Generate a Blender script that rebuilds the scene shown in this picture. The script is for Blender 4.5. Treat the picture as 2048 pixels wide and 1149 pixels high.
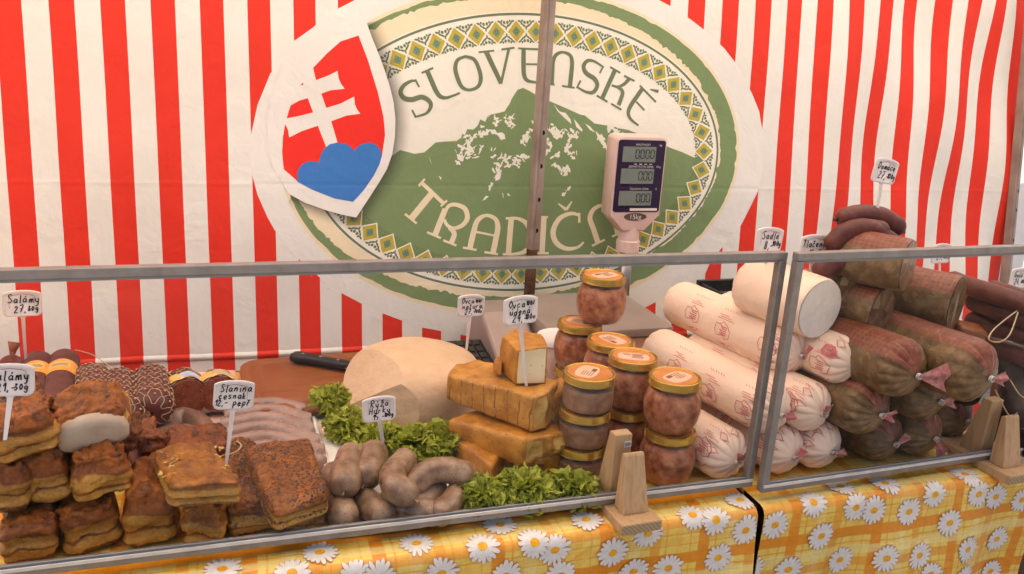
import bpy, bmesh, math, random
from mathutils import Vector, Matrix, noise, Euler
from mathutils.geometry import tessellate_polygon
random.seed(7)
sc = bpy.context.scene
for o in list(bpy.data.objects): bpy.data.objects.remove(o)
COL = sc.collection
PI = math.pi
# World: X runs along the counter, Y to the back of the stall, Z up; the table top is z = 0, the ground z = -0.86
# ------------------------------------------------------------------ camera, sky, sun, exposure
cam_d = bpy.data.cameras.new('camera'); cam = bpy.data.objects.new('camera', cam_d); COL.objects.link(cam)
cam_d.sensor_width = 36; cam_d.lens = 29.0039; cam_d.clip_start = .02; cam_d.clip_end = 1200
cr, cu, cb = ((0.95, -0.307, 0.0575), (0.0323, 0.2797, 0.9595), (-0.3107, -0.9097, 0.2756))
cam.matrix_world = Matrix(((cr[0], cu[0], cb[0], 0.2248), (cr[1], cu[1], cb[1], -0.9507), (cr[2], cu[2], cb[2], 0.62), (0, 0, 0, 1)))
sc.camera = cam
SUN_EL, SUN_AZ = math.radians(56), math.radians(335)      # azimuth from +Y clockwise: the sun stands high behind the stall
wd = bpy.data.worlds.new('World'); sc.world = wd; wd.use_nodes = True
wn = wd.node_tree.nodes; wl = wd.node_tree.links
sky = wn.new('ShaderNodeTexSky'); sky.sky_type = 'NISHITA'; sky.sun_disc = False
sky.sun_elevation = SUN_EL; sky.sun_rotation = SUN_AZ; sky.air_density = .55; sky.dust_density = 7.5; sky.ozone_density = .3
wl.new(sky.outputs[0], wn['Background'].inputs[0]); wn['Background'].inputs[1].default_value = .15
sun_d = bpy.data.lights.new('sun', 'SUN'); sun_d.energy = 4.2; sun_d.angle = math.radians(.6); sun_d.color = (1, .92, .80)
sun = bpy.data.objects.new('sun', sun_d); COL.objects.link(sun)
sdir = Vector((math.sin(SUN_AZ)*math.cos(SUN_EL), math.cos(SUN_AZ)*math.cos(SUN_EL), math.sin(SUN_EL)))
sun.rotation_euler = sdir.to_track_quat('Z', 'Y').to_euler(); sun.location = (0, 0, 6)
vs = sc.view_settings; vs.view_transform = 'Standard'; vs.look = 'None'; vs.exposure = 1.2; vs.gamma = 1; vs.use_curve_mapping = False
sc.render.engine = 'CYCLES'; cy = sc.cycles
cy.use_denoising = True; cy.max_bounces = 9; cy.diffuse_bounces = 5; cy.glossy_bounces = 4; cy.transmission_bounces = 6; cy.transparent_max_bounces = 14
cy.caustics_reflective = False; cy.caustics_refractive = False; cy.sample_clamp_indirect = 6

# ------------------------------------------------------------------ material helpers
def new_mat(name):
    m = bpy.data.materials.new(name); m.use_nodes = True
    nt = m.node_tree; b = nt.nodes['Principled BSDF']
    return m, nt, b
def N(nt, kind, **kw):
    n = nt.nodes.new(kind)
    for k, v in kw.items():
        if k.startswith('i_'):
            key = k[2:]; key = int(key) if key.isdigit() else key.replace('_', ' ')
            n.inputs[key].default_value = v
        else: setattr(n, k, v)
    return n
def rgba(c): return (c[0], c[1], c[2], 1)
def mixc(nt, fac, a, b, mode='MIX'):
    n = nt.nodes.new('ShaderNodeMix'); n.data_type = 'RGBA'; n.blend_type = mode
    for s, v in ((0, fac), (6, a), (7, b)):
        if isinstance(v, bpy.types.NodeSocket): nt.links.new(v, n.inputs[s])
        else: n.inputs[s].default_value = v if s == 0 else rgba(v)
    return n.outputs[2]
def math_n(nt, op, a, b=0.0, c=0.0, clamp=False):
    n = nt.nodes.new('ShaderNodeMath'); n.operation = op; n.use_clamp = clamp
    for i, v in enumerate((a, b, c)):
        if isinstance(v, bpy.types.NodeSocket): nt.links.new(v, n.inputs[i])
        else: n.inputs[i].default_value = v
    return n.outputs[0]
def ramp(nt, fac, stops, interp='LINEAR'):
    n = nt.nodes.new('ShaderNodeValToRGB'); e = n.color_ramp; e.interpolation = interp
    while len(e.elements) < len(stops): e.elements.new(.5)
    for el, (p, c) in zip(e.elements, stops): el.position = p; el.color = rgba(c)
    nt.links.new(fac, n.inputs[0]); return n.outputs[0]
def tnoise(nt, vec, scale, detail=4, rough=.55, dist=0):
    n = N(nt, 'ShaderNodeTexNoise'); n.inputs['Scale'].default_value = scale; n.inputs['Detail'].default_value = detail
    n.inputs['Roughness'].default_value = rough; n.inputs['Distortion'].default_value = dist
    nt.links.new(vec, n.inputs['Vector']); return n.outputs[0]
def tvor(nt, vec, scale, feature='F1', rnd=1.0):
    n = N(nt, 'ShaderNodeTexVoronoi', feature=feature); n.inputs['Scale'].default_value = scale; n.inputs['Randomness'].default_value = rnd
    nt.links.new(vec, n.inputs['Vector']); return n
def coords(nt, which='Object'):
    return nt.nodes.new('ShaderNodeTexCoord').outputs[which]
def bump(nt, b, height, dist=.001, strength=1.0, prev=None):
    n = N(nt, 'ShaderNodeBump'); n.inputs['Distance'].default_value = dist; n.inputs['Strength'].default_value = strength
    nt.links.new(height, n.inputs['Height'])
    if prev: nt.links.new(prev, n.inputs['Normal'])
    nt.links.new(n.outputs[0], b.inputs['Normal']); return n.outputs[0]
def simple(name, c1, c2=None, scale=30, rough=.5, rough2=None, metal=0, bmp=0, bscale=None, coat=0, sss=0, speck=None, detail=4, lo=.35, hi=.68, spec=.28):
    m, nt, b = new_mat(name); v = coords(nt)
    if c2 is None: b.inputs['Base Color'].default_value = rgba(c1); col = None
    else:
        f = tnoise(nt, v, scale, detail); col = ramp(nt, f, ((lo, c1), (hi, c2)))
    if speck:
        sc_, sz, cs = speck
        d = tvor(nt, v, sc_).outputs['Distance']; k = math_n(nt, 'LESS_THAN', d, sz)
        col = mixc(nt, k, col if col else c1, cs)
    if col: nt.links.new(col, b.inputs['Base Color'])
    b.inputs['Roughness'].default_value = rough; b.inputs['Metallic'].default_value = metal; b.inputs['Specular IOR Level'].default_value = spec
    if rough2 is not None:
        r = nt.nodes.new('ShaderNodeMapRange'); nt.links.new(tnoise(nt, v, scale*.6), r.inputs[0]); r.inputs[1].default_value = .35; r.inputs[2].default_value = .65
        r.inputs[3].default_value = rough; r.inputs[4].default_value = rough2; nt.links.new(r.outputs[0], b.inputs['Roughness'])
    if bmp: bump(nt, b, tnoise(nt, v, bscale or scale*2, 5), bmp)
    if coat: b.inputs['Coat Weight'].default_value = coat; b.inputs['Coat Roughness'].default_value = .12
    if sss: b.inputs['Subsurface Weight'].default_value = sss; b.inputs['Subsurface Radius'].default_value = (1, .5, .3); b.inputs['Subsurface Scale'].default_value = .006
    return m
M = {}

# ------------------------------------------------------------------ mesh and object helpers
class MB:
    def __init__(s): s.v = []; s.f = []; s.m = []; s.uv = {}
    def add(s, vs, fs, mi=0):
        o = len(s.v); s.v += [tuple(x) for x in vs]
        s.f += [tuple(i+o for i in f) for f in fs]; s.m += [mi]*len(fs)
        return o
    def box(s, c, d, mi=0, rot=None):
        x, y, z = [k/2 for k in d]
        vs = [Vector((sx*x, sy*y, sz*z)) for sx in (-1, 1) for sy in (-1, 1) for sz in (-1, 1)]
        if rot: vs = [Euler(rot).to_matrix() @ p for p in vs]
        s.add([p+Vector(c) for p in vs], [(0, 1, 3, 2), (4, 6, 7, 5), (0, 4, 5, 1), (2, 3, 7, 6), (0, 2, 6, 4), (1, 5, 7, 3)], mi)
    def prism(s, poly, axis_fn, a, b, mi=0):
        n = len(poly)
        s.add([axis_fn(p, a) for p in poly]+[axis_fn(p, b) for p in poly],
              [tuple(range(n))[::-1], tuple(range(n, 2*n))]+[(i, (i+1) % n, n+(i+1) % n, n+i) for i in range(n)], mi)
    def tube(s, pts, r, n=8, mi=0, cap=True, closed=False):
        pts = [Vector(p) for p in pts]; k = len(pts)
        rr = r if isinstance(r, (list, tuple)) else [r]*k
        up = Vector((0, 0, 1)); vs = []
        for i, p in enumerate(pts):
            if closed: t = pts[(i+1) % k]-pts[i-1]
            else: t = pts[min(i+1, k-1)]-pts[max(i-1, 0)]
            t.normalize()
            a = up-t*up.dot(t)
            if a.length < .05: a = Vector((1, 0, 0))-t*t.x
            a.normalize(); b = t.cross(a); up = a
            for j in range(n):
                q = 2*PI*j/n; vs.append(p+(a*math.cos(q)+b*math.sin(q))*rr[i])
        fs = []
        for i in range(k if closed else k-1):
            for j in range(n):
                i2 = (i+1) % k; fs.append((i*n+j, i*n+(j+1) % n, i2*n+(j+1) % n, i2*n+j))
        if cap and not closed: fs += [tuple(range(n))[::-1], tuple(range((k-1)*n, k*n))]
        s.add(vs, fs, mi)
    def lathe(s, prof, n=32, mi=0, c=(0, 0, 0)):
        vs = []; fs = []; k = len(prof)
        for r, z in prof:
            for j in range(n): vs.append((c[0]+r*math.cos(2*PI*j/n), c[1]+r*math.sin(2*PI*j/n), c[2]+z))
        for i in range(k-1):
            for j in range(n): fs.append((i*n+j, i*n+(j+1) % n, (i+1)*n+(j+1) % n, (i+1)*n+j))
        if prof[0][0] > 1e-6: fs.append(tuple(range(n))[::-1])
        if prof[-1][0] > 1e-6: fs.append(tuple(range((k-1)*n, k*n)))
        s.add(vs, fs, mi)
    def grid(s, fn, nu, nv, mi=0, closed_u=False):
        vs = [fn(i/(nu if closed_u else nu-1), j/(nv-1)) for j in range(nv) for i in range(nu)]
        fs = []
        for j in range(nv-1):
            for i in range(nu if closed_u else nu-1):
                i2 = (i+1) % nu; fs.append((j*nu+i, j*nu+i2, (j+1)*nu+i2, (j+1)*nu+i))
        return s.add(vs, fs, mi)
    def build(s, name, mats, parent=None, smooth=True, loc=None, rot=None, uv=None):
        me = bpy.data.meshes.new(name); me.from_pydata(s.v, [], s.f); me.validate()
        if not isinstance(mats, (list, tuple)): mats = [mats]
        for m in mats: me.materials.append(M[m] if isinstance(m, str) else m)
        if len(mats) > 1 and len(me.polygons) == len(s.m): me.polygons.foreach_set('material_index', s.m)
        if uv:
            L = me.uv_layers.new(name='UVMap')
            for lp in me.loops: L.data[lp.index].uv = uv(lp.vertex_index)
        me.polygons.foreach_set('use_smooth', [smooth]*len(me.polygons)); me.update()
        return link(name, me, parent, loc, rot)
def link(name, me, parent=None, loc=None, rot=None):
    o = bpy.data.objects.new(name, me); COL.objects.link(o)
    if parent: o.parent = parent
    if loc is not None: o.location = loc
    if rot is not None: o.rotation_euler = rot
    return o
def sharp(o, ang=40):
    o.data.set_sharp_from_angle(angle=math.radians(ang)); return o
def tag(o, label, cat, group=None, kind=None):
    o['label'] = label; o['category'] = cat
    if group: o['group'] = group
    o['kind'] = kind or 'thing'
    return o
def empty(name, loc=(0, 0, 0), rot=(0, 0, 0)):
    o = bpy.data.objects.new(name, None); COL.objects.link(o); o.location = loc; o.rotation_euler = rot; o.empty_display_size = .03
    return o
def structure(o): o['kind'] = 'structure'; return o
def smoothpath(pts, n=10):
    pts = [Vector(p) for p in pts]
    if len(pts) < 3: return [pts[0].lerp(pts[-1], i/(n-1)) for i in range(n)]
    P = [pts[0]*2-pts[1]]+pts+[pts[-1]*2-pts[-2]]; out = []
    for i in range(1, len(P)-2):
        for k in range(n):
            t = k/n; a, b, c, d = P[i-1], P[i], P[i+1], P[i+2]
            out.append(.5*((2*b)+(c-a)*t+(2*a-5*b+4*c-d)*t*t+(3*b-a-3*c+d)*t**3))
    out.append(pts[-1]); return out
def rbox_mesh(size, r, n, disp=None):
    """a rounded box of n x n quads a side; disp(p, nrm) moves each vertex"""
    hx, hy, hz = [k/2 for k in size]; key = {}; vs = []; fs = []
    def vert(p):
        k = tuple(round(c*1000) for c in p)
        if k not in key:
            q = Vector((p[0]*hx, p[1]*hy, p[2]*hz))
            inn = Vector((max(-hx+r, min(hx-r, q.x)), max(-hy+r, min(hy-r, q.y)), max(-hz+r, min(hz-r, q.z))))
            d = q-inn
            if d.length < 1e-9: d = Vector(p)
            d.normalize(); w = inn+d*r if (q-inn).length > 1e-9 else q
            if disp: w = disp(w, d)
            key[k] = len(vs); vs.append(w)
        return key[k]
    for ax in range(3):
        for sg in (-1, 1):
            for i in range(n):
                for j in range(n):
                    def P(a, b):
                        c = [0, 0, 0]; c[ax] = sg; c[(ax+1) % 3] = -1+2*a/n; c[(ax+2) % 3] = -1+2*b/n; return c
                    q = [vert(P(i, j)), vert(P(i+1, j)), vert(P(i+1, j+1)), vert(P(i, j+1))]
                    fs.append(q if sg > 0 else q[::-1])
    b = MB(); b.add(vs, fs); return b
def nz(p, s, seed=0): return noise.noise(Vector(p)*s+Vector((seed*7.3, seed*3.1, seed*1.7)))
def smooth01(a, b, x):
    t = max(0, min(1, (x-a)/(b-a))); return t*t*(3-2*t)

# ------------------------------------------------------------------ the setting: ground
m, nt, b = new_mat('paving'); v = coords(nt)
br = N(nt, 'ShaderNodeTexBrick'); br.inputs['Scale'].default_value = 3.2; nt.links.new(v, br.inputs['Vector'])
br.inputs['Color1'].default_value = (.30, .275, .235, 1); br.inputs['Color2'].default_value = (.36, .33, .285, 1); br.inputs['Mortar'].default_value = (.1, .095, .09, 1); br.inputs['Mortar Size'].default_value = .012
nt.links.new(mixc(nt, tnoise(nt, v, 9), br.outputs[0], (.16, .15, .14)), b.inputs['Base Color']); b.inputs['Roughness'].default_value = .85
M['paving'] = m
g = MB(); g.grid(lambda a, c: (-300+600*a, -300+600*c, -.86), 13, 13)
structure(g.build('ground', 'paving', smooth=False))

# ------------------------------------------------------------------ striped canvas at the back, with its print
CO, EU, EV, CN = (Vector(k) for k in ((0.8275, 0.6991, 0.0), (0.9998, -0.0213, -0.0), (0.0027, 0.126, 0.992), (-0.0212, -0.9918, 0.126)))
PITCH, U0 = 0.0856, -0.4922
def canvas_disp(u, v):
    d = .0022*math.sin(u*9+v*4)+.0016*math.sin(v*17+u*5)
    k = smooth01(.5, .95, u)
    d += k*(.010*math.sin(u*21-v*5.5+.6)+.004*math.sin(u*37+v*7)+.004*math.sin(v*16+u*11))
    k2 = smooth01(-.55, -1.0, u)
    d += k2*.005*math.sin(u*18+v*3)
    return d
def canvas(u, v, off=0.0): return CO+EU*u+EV*v+CN*(canvas_disp(u, v)+off)
def canvas_normal(nt, b, uvs):
    sep = N(nt, 'ShaderNodeSeparateXYZ'); nt.links.new(uvs, sep.inputs[0])
    def crease(s, at_, w):
        d = math_n(nt, 'ABSOLUTE', math_n(nt, 'SUBTRACT', s, at_)); return math_n(nt, 'SUBTRACT', 1.0, math_n(nt, 'DIVIDE', d, w), clamp=True)
    h = math_n(nt, 'ADD', crease(sep.outputs[1], .338, .007), crease(sep.outputs[0], -.032, .009))
    h = math_n(nt, 'ADD', h, crease(sep.outputs[0], .86, .006))
    h2 = math_n(nt, 'ADD', math_n(nt, 'MULTIPLY', h, .35), math_n(nt, 'MULTIPLY', tnoise(nt, uvs, 11, 3, .5, .6), 2.4))
    h2 = math_n(nt, 'ADD', h2, math_n(nt, 'MULTIPLY', tnoise(nt, uvs, 30, 4, .6, 1.4), .55)); p = bump(nt, b, h2, .0030, .55)
    bump(nt, b, tnoise(nt, uvs, 620, 2), .0006, .35, p)
def print_mat(name, c):
    m, nt, b = new_mat(name); uvs = coords(nt, 'UV')
    f = tnoise(nt, uvs, 4, 4)
    nt.links.new(ramp(nt, f, ((.3, [k*.93 for k in c]), (.7, c))), b.inputs['Base Color'])
    b.inputs['Roughness'].default_value = .62; b.inputs['Specular IOR Level'].default_value = .3
    canvas_normal(nt, b, uvs); M[name] = m
RED, WHITE = (.76, .035, .016), (.82, .80, .75)
m, nt, b = new_mat('striped_canvas'); uvs = coords(nt, 'UV'); sep = N(nt, 'ShaderNodeSeparateXYZ'); nt.links.new(uvs, sep.inputs[0])
ph = math_n(nt, 'FRACT', math_n(nt, 'DIVIDE', math_n(nt, 'SUBTRACT', sep.outputs[0], U0-PITCH*40), PITCH))
k = math_n(nt, 'LESS_THAN', ph, .492)
dirt = ramp(nt, tnoise(nt, uvs, 5, 5, .6), ((.35, (.93, .92, .9)), (.65, (1, 1, 1))))
smear = ramp(nt, tnoise(nt, uvs, 26, 4, .7, 1.5), ((.69, (0, 0, 0)), (.76, (1, 1, 1))))
low = math_n(nt, 'MULTIPLY', smear, math_n(nt, 'LESS_THAN', sep.outputs[1], .17))
base = mixc(nt, k, WHITE, RED)
base = mixc(nt, math_n(nt, 'MULTIPLY', low, .45), base, (.75, .55, .48))
nt.links.new(mixc(nt, 1.0, base, dirt, 'MULTIPLY'), b.inputs['Base Color']); b.inputs['Roughness'].default_value = .6; b.inputs['Specular IOR Level'].default_value = .3
canvas_normal(nt, b, uvs); M['striped_canvas'] = m
print_mat('print_white', (.82, .80, .75)); print_mat('print_cream', (.84, .73, .50)); print_mat('print_ivory', (.86, .83, .72)); print_mat('print_green', (.20, .285, .125))
print_mat('print_dark_green', (.16, .20, .115)); print_mat('print_red', (.86, .03, .018)); print_mat('print_blue', (.05, .20, .56)); print_mat('print_olive', (.50, .40, .05))
print_mat('print_teal', (.17, .28, .19)); print_mat('print_leaf', (.145, .20, .095)); print_mat('print_sage', (.16, .24, .085)); print_mat('print_dark_teal', (.09, .17, .13))
# a printed drop shadow: a soft grey that fades out
m, nt, b = new_mat('print_shadow'); uvs = coords(nt, 'UV'); sep = N(nt, 'ShaderNodeSeparateXYZ'); nt.links.new(uvs, sep.inputs[0])
b.inputs['Base Color'].default_value = (.06, .05, .045, 1); b.inputs['Roughness'].default_value = .65
nt.links.new(math_n(nt, 'MULTIPLY', math_n(nt, 'POWER', sep.outputs[0], 1.6), .62), b.inputs['Alpha']); M['print_shadow'] = m

cv = MB(); NU, NV = 300, 120; ULO, UHI, VLO, VHI = -1.5, 1.345, -.8, 1.25
cv.grid(lambda a, c: canvas(ULO+(UHI-ULO)*a, VLO+(VHI-VLO)*c), NU, NV)
canvas_o = cv.build('canvas_wall', 'striped_canvas', uv=lambda i: (ULO+(UHI-ULO)*((i % NU)/(NU-1)), VLO+(VHI-VLO)*((i//NU)/(NV-1))))
tag(canvas_o, 'red and white striped canvas back wall printed with an oval mountain emblem', 'canvas wall')
def uvmesh(name, bm, off, mat, parent):
    """lay a flat figure drawn in canvas metres onto the canvas"""
    xs = [w.co.x for w in bm.verts]; ys = [w.co.y for w in bm.verts]
    for ax, lo, hi in ((0, min(xs), max(xs)), (1, min(ys), max(ys))):
        c = math.floor(lo/.03)*.03+.03
        while c < hi:
            no = Vector((1, 0, 0)) if ax == 0 else Vector((0, 1, 0))
            bmesh.ops.bisect_plane(bm, geom=bm.verts[:]+bm.edges[:]+bm.faces[:], plane_co=no*c, plane_no=no, dist=1e-7)
            c += .03
    me = bpy.data.meshes.new(name); L = bm.loops.layers.uv.new('UVMap')
    for f in bm.faces:
        f.smooth = True
        for l in f.loops: l[L].uv = (l.vert.co.x, l.vert.co.y)
    for w in bm.verts: w.co = canvas(w.co.x, w.co.y, .4*off+w.co.z*.5)
    bmesh.ops.recalc_face_normals(bm, faces=bm.faces[:])
    bm.to_mesh(me); bm.free()
    mats = mat if isinstance(mat, (list, tuple)) else [mat]
    for k in mats: me.materials.append(M[k])
    return link(name, me, parent)
def poly_print(name, polys, off, mat, parent):
    bm = bmesh.new()
    for q, p in enumerate(polys):
        V3 = [Vector((x[0], x[1], 0)) for x in p]; W3 = [bm.verts.new((x[0], x[1], .00006*(q % 5))) for x in p]
        for t in tessellate_polygon([V3]):
            try: bm.faces.new([W3[i] for i in t])
            except ValueError: pass
    return uvmesh(name, bm, off, mat, parent)
def path2(pts, n=7):
    return [Vector((p.x, p.y, 0)) for p in smoothpath([(p[0], p[1], 0) for p in pts], n)]
def ribbon(bm, pts, w, z=0.0, closed=False, mi=0):
    k = len(pts); L = []; Rr = []
    for i, p in enumerate(pts):
        t = (pts[(i+1) % k]-pts[i-1]) if closed else (pts[min(i+1, k-1)]-pts[max(i-1, 0)])
        t.normalize(); nn = Vector((-t.y, t.x, 0)); ww = w(i/(k-1)) if callable(w) else w
        L.append(bm.verts.new((p+nn*ww/2)+Vector((0, 0, z)))); Rr.append(bm.verts.new((p-nn*ww/2)+Vector((0, 0, z))))
    for i in range(k if closed else k-1):
        j = (i+1) % k; f = bm.faces.new((L[i], Rr[i], Rr[j], L[j])); f.material_index = mi
def lerpw(ws):
    def f(t):
        x = t*(len(ws)-1); i = min(int(x), len(ws)-2); return ws[i]+(ws[i+1]-ws[i])*(x-i)
    return f
# the oval
EC, EA, EB, ET = (-.004, .4065), .523, .353, math.radians(2.46)
EC = Vector((-0.0038, .4055, 0))
def oval(th, d=0.0):
    a, c = EA-d, EB-d; x, y = a*math.cos(th), c*math.sin(th)
    return Vector((EC.x+x*math.cos(ET)-y*math.sin(ET), EC.y+x*math.sin(ET)+y*math.cos(ET), 0))
border = [(-0.3733, 0.7035), (-0.4058, 0.685), (-0.4497, 0.6507), (-0.4925, 0.6121), (-0.5382, 0.5536), (-0.5641, 0.4923), (-0.5779, 0.4341), (-0.5806, 0.4049), (-0.579, 0.361), (-0.5688, 0.3167), (-0.5508, 0.2719), (-0.5379, 0.2467), (-0.495, 0.1902), (-0.4518, 0.1489), (-0.4096, 0.1153), (-0.3664, 0.0905), (-0.3223, 0.0675), (-0.2405, 0.0337), (-0.1402, 0.0105), (0.0107, -0.0009), (0.1561, 0.0114), (0.2855, 0.0562), (0.3209, 0.0717), (0.3672, 0.0871), (0.4078, 0.116), (0.4493, 0.1355), (0.4621, 0.1653), (0.5361, 0.2509), (0.5753, 0.331), (0.584, 0.3773), (0.5853, 0.4479), (0.5647, 0.5193), (0.5428, 0.5575), (0.5011, 0.6178), (0.4603, 0.657), (0.413, 0.6905), (0.3709, 0.715), (0.3297, 0.7359), (0.2907, 0.7513)]
top = [oval(PI*(.30+.36*k/10), -.062) for k in range(11)]
poly_print('white_margin', [border+[(p.x, p.y) for p in top]], .0004, 'print_white', canvas_o)
NT = 180
emblem = poly_print('oval_emblem', [[oval(2*PI*k/NT) for k in range(NT)]], .0008, 'print_cream', canvas_o)
def ring(name, d0, d1, off, mat, parent, n=240, a0=0, a1=2*PI):
    bm = bmesh.new(); A = []; B = []; cl = abs(a1-a0-2*PI) < 1e-6
    for k in range(n+(0 if cl else 1)):
        th = a0+(a1-a0)*k/n
        A.append(bm.verts.new(oval(th, d0(th) if callable(d0) else d0))); B.append(bm.verts.new(oval(th, d1(th) if callable(d1) else d1)))
    for k in range(n):
        j = (k+1) % len(A); bm.faces.new((A[k], A[j], B[j], B[k]))
    return uvmesh(name, bm, off, mat, parent)
def rag(th, s, a): return a*(noise.noise(Vector((math.cos(th)*s, math.sin(th)*s, 2.2)))+.6*noise.noise(Vector((math.cos(th)*s*3.3, math.sin(th)*s*3.3, 7))))
def brush(th):
    base = .020+.016*math.cos(th)+.010*max(0, -math.sin(th))-.010*max(0, math.sin(th))
    return base
ring('brushed_ring', lambda t: .007+max(0, rag(t, 9, .006)), lambda t: .012+brush(t)+abs(rag(t, 17, .010)), .0012, 'print_green', emblem, 420)
ring('inner_field', .053, .30, .0011, 'print_ivory', emblem)
ring('thin_ring', .0555, .0605, .0016, 'print_dark_green', emblem)
DM = .0935    # middle of the diamond band
# the green land fills the lower field
mount = [(-0.3285, 0.3886), (-0.2968, 0.4007), (-0.2834, 0.4109), (-0.253, 0.4039), (-0.2326, 0.407), (-0.2087, 0.4282), (-0.1863, 0.4307), (-0.1637, 0.4319), (-0.1558, 0.4388), (-0.1517, 0.4473), (-0.1464, 0.4451), (-0.1413, 0.4577), (-0.129, 0.457), (-0.1238, 0.4605), (-0.1185, 0.4667), (-0.1134, 0.4787), (-0.1027, 0.474), (-0.0966, 0.4876), (-0.0852, 0.4907), (-0.0728, 0.4934), (-0.0603, 0.4973), (-0.0551, 0.5059), (-0.0499, 0.5128), (-0.0447, 0.5248), (-0.0325, 0.5431), (-0.02, 0.5477), (-0.0072, 0.5432), (0.0076, 0.5353), (0.0393, 0.523), (0.075, 0.5106), (0.1133, 0.4964), (0.1247, 0.495), (0.1484, 0.4783), (0.1717, 0.4755), (0.1912, 0.4744), (0.207, 0.4695), (0.2308, 0.4667), (0.2631, 0.4569), (0.2958, 0.4451), (0.3374, 0.4298), (0.3709, 0.4196), (0.4008, 0.4084)]
low_arc = []
th = -.02
while th > -PI-.05:
    low_arc.append(oval(th, DM-.002)); th -= PI/60
poly_print('green_mountain', [[(p[0], p[1]) for p in mount]+[(p.x, p.y) for p in low_arc]], .0015, 'print_green', emblem)
# snow: ragged shards in the places the print has them
rs = random.Random(3)
def shards(zones):
    polys = []
    for (x0, y0, x1, y1, wid, cnt, big) in zones:
        for k in range(cnt):
            t = rs.random(); cx = x0+(x1-x0)*t+rs.gauss(0, wid); cy_ = y0+(y1-y0)*t+rs.gauss(0, wid)
            ang = rs.choice((-2.2, -2.0, -1.2, -.6, .5, 2.3))+rs.uniform(-.4, .4); L = big*rs.uniform(.4, 1.4); w = L*rs.uniform(.12, .42)
            d = Vector((math.cos(ang), math.sin(ang), 0)); q = Vector((-d.y, d.x, 0)); c = Vector((cx, cy_, 0)); n = 6; up = []; dn = []
            for j in range(n+1):
                s = j/n; e = math.sin(PI*s)**.6*w
                up.append(c+d*L*(s-.5)+q*e*rs.uniform(.1, 1)); dn.append(c+d*L*(s-.5)-q*e*rs.uniform(.1, 1))
            polys.append([(p.x, p.y) for p in up+dn[1:-1][::-1]])
    return polys
Z = [(-0.1551, 0.4389, -0.0776, 0.4612, 0.0075, 16, 0.017), (-0.1583, 0.4153, -0.0877, 0.427, 0.0082, 18, 0.019), (-0.1546, 0.3951, -0.1194, 0.4059, 0.0048, 9, 0.015), (-0.0888, 0.4912, -0.0707, 0.475, 0.0034, 7, 0.0116), (-0.0494, 0.4892, -0.045, 0.4554, 0.0054, 12, 0.015), (-0.0839, 0.4135, -0.0363, 0.3904, 0.0075, 16, 0.0184), (-0.0727, 0.3932, -0.0721, 0.3623, 0.0048, 9, 0.0177), (-0.0324, 0.3766, -0.0111, 0.4081, 0.0041, 8, 0.0184), (-0.0154, 0.4356, 0.0093, 0.474, 0.0061, 12, 0.017), (-0.0863, 0.3483, -0.0859, 0.3276, 0.0024, 4, 0.0156), (0.0391, 0.4646, 0.0692, 0.4586, 0.0082, 14, 0.0177), (0.0803, 0.4658, 0.1151, 0.4459, 0.0068, 12, 0.017), (0.0816, 0.4275, 0.1015, 0.3999, 0.0054, 12, 0.0177), (0.0396, 0.4474, 0.037, 0.4091, 0.0048, 9, 0.0156), (0.0565, 0.385, 0.0875, 0.3643, 0.0061, 14, 0.0143), (0.1758, 0.4686, 0.2075, 0.4589, 0.0061, 12, 0.017), (0.1569, 0.4575, 0.1815, 0.4263, 0.0031, 6, 0.0204), (0.0669, 0.4132, 0.0522, 0.4025, 0.0031, 4, 0.0136), (-0.1001, 0.3136, -0.0384, 0.3174, 0.002, 3, 0.0102), (0.0776, 0.3181, 0.0924, 0.3325, 0.0017, 3, 0.0102)]
snow_poly = shards(Z)
for pl in [[(0.0506, 0.5166), (0.0641, 0.5016), (0.0792, 0.4987), (0.0909, 0.4852), (0.0932, 0.4749), (0.0758, 0.4882), (0.0604, 0.5015)], [(0.0984, 0.4872), (0.1083, 0.4771), (0.1202, 0.4635), (0.1184, 0.4593), (0.1048, 0.4693)], [(0.1254, 0.4776), (0.1371, 0.4717), (0.1511, 0.4581), (0.1374, 0.464)], [(0.1509, 0.4626), (0.1609, 0.4541), (0.1772, 0.4351), (0.1797, 0.422), (0.1656, 0.4348), (0.1553, 0.4504)], [(-0.224, 0.4005), (-0.2198, 0.3905), (-0.2164, 0.3812), (-0.2188, 0.3905)], [(-0.2014, 0.3589), (-0.1954, 0.3556), (-0.1968, 0.3498)], [(-0.1054, 0.3067), (-0.0984, 0.3171), (-0.0937, 0.3171), (-0.0983, 0.3095)]]: snow_poly.append(pl)
poly_print('snow_patches', snow_poly, .0019, 'print_ivory', emblem)['kind'] = 'stuff'
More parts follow.
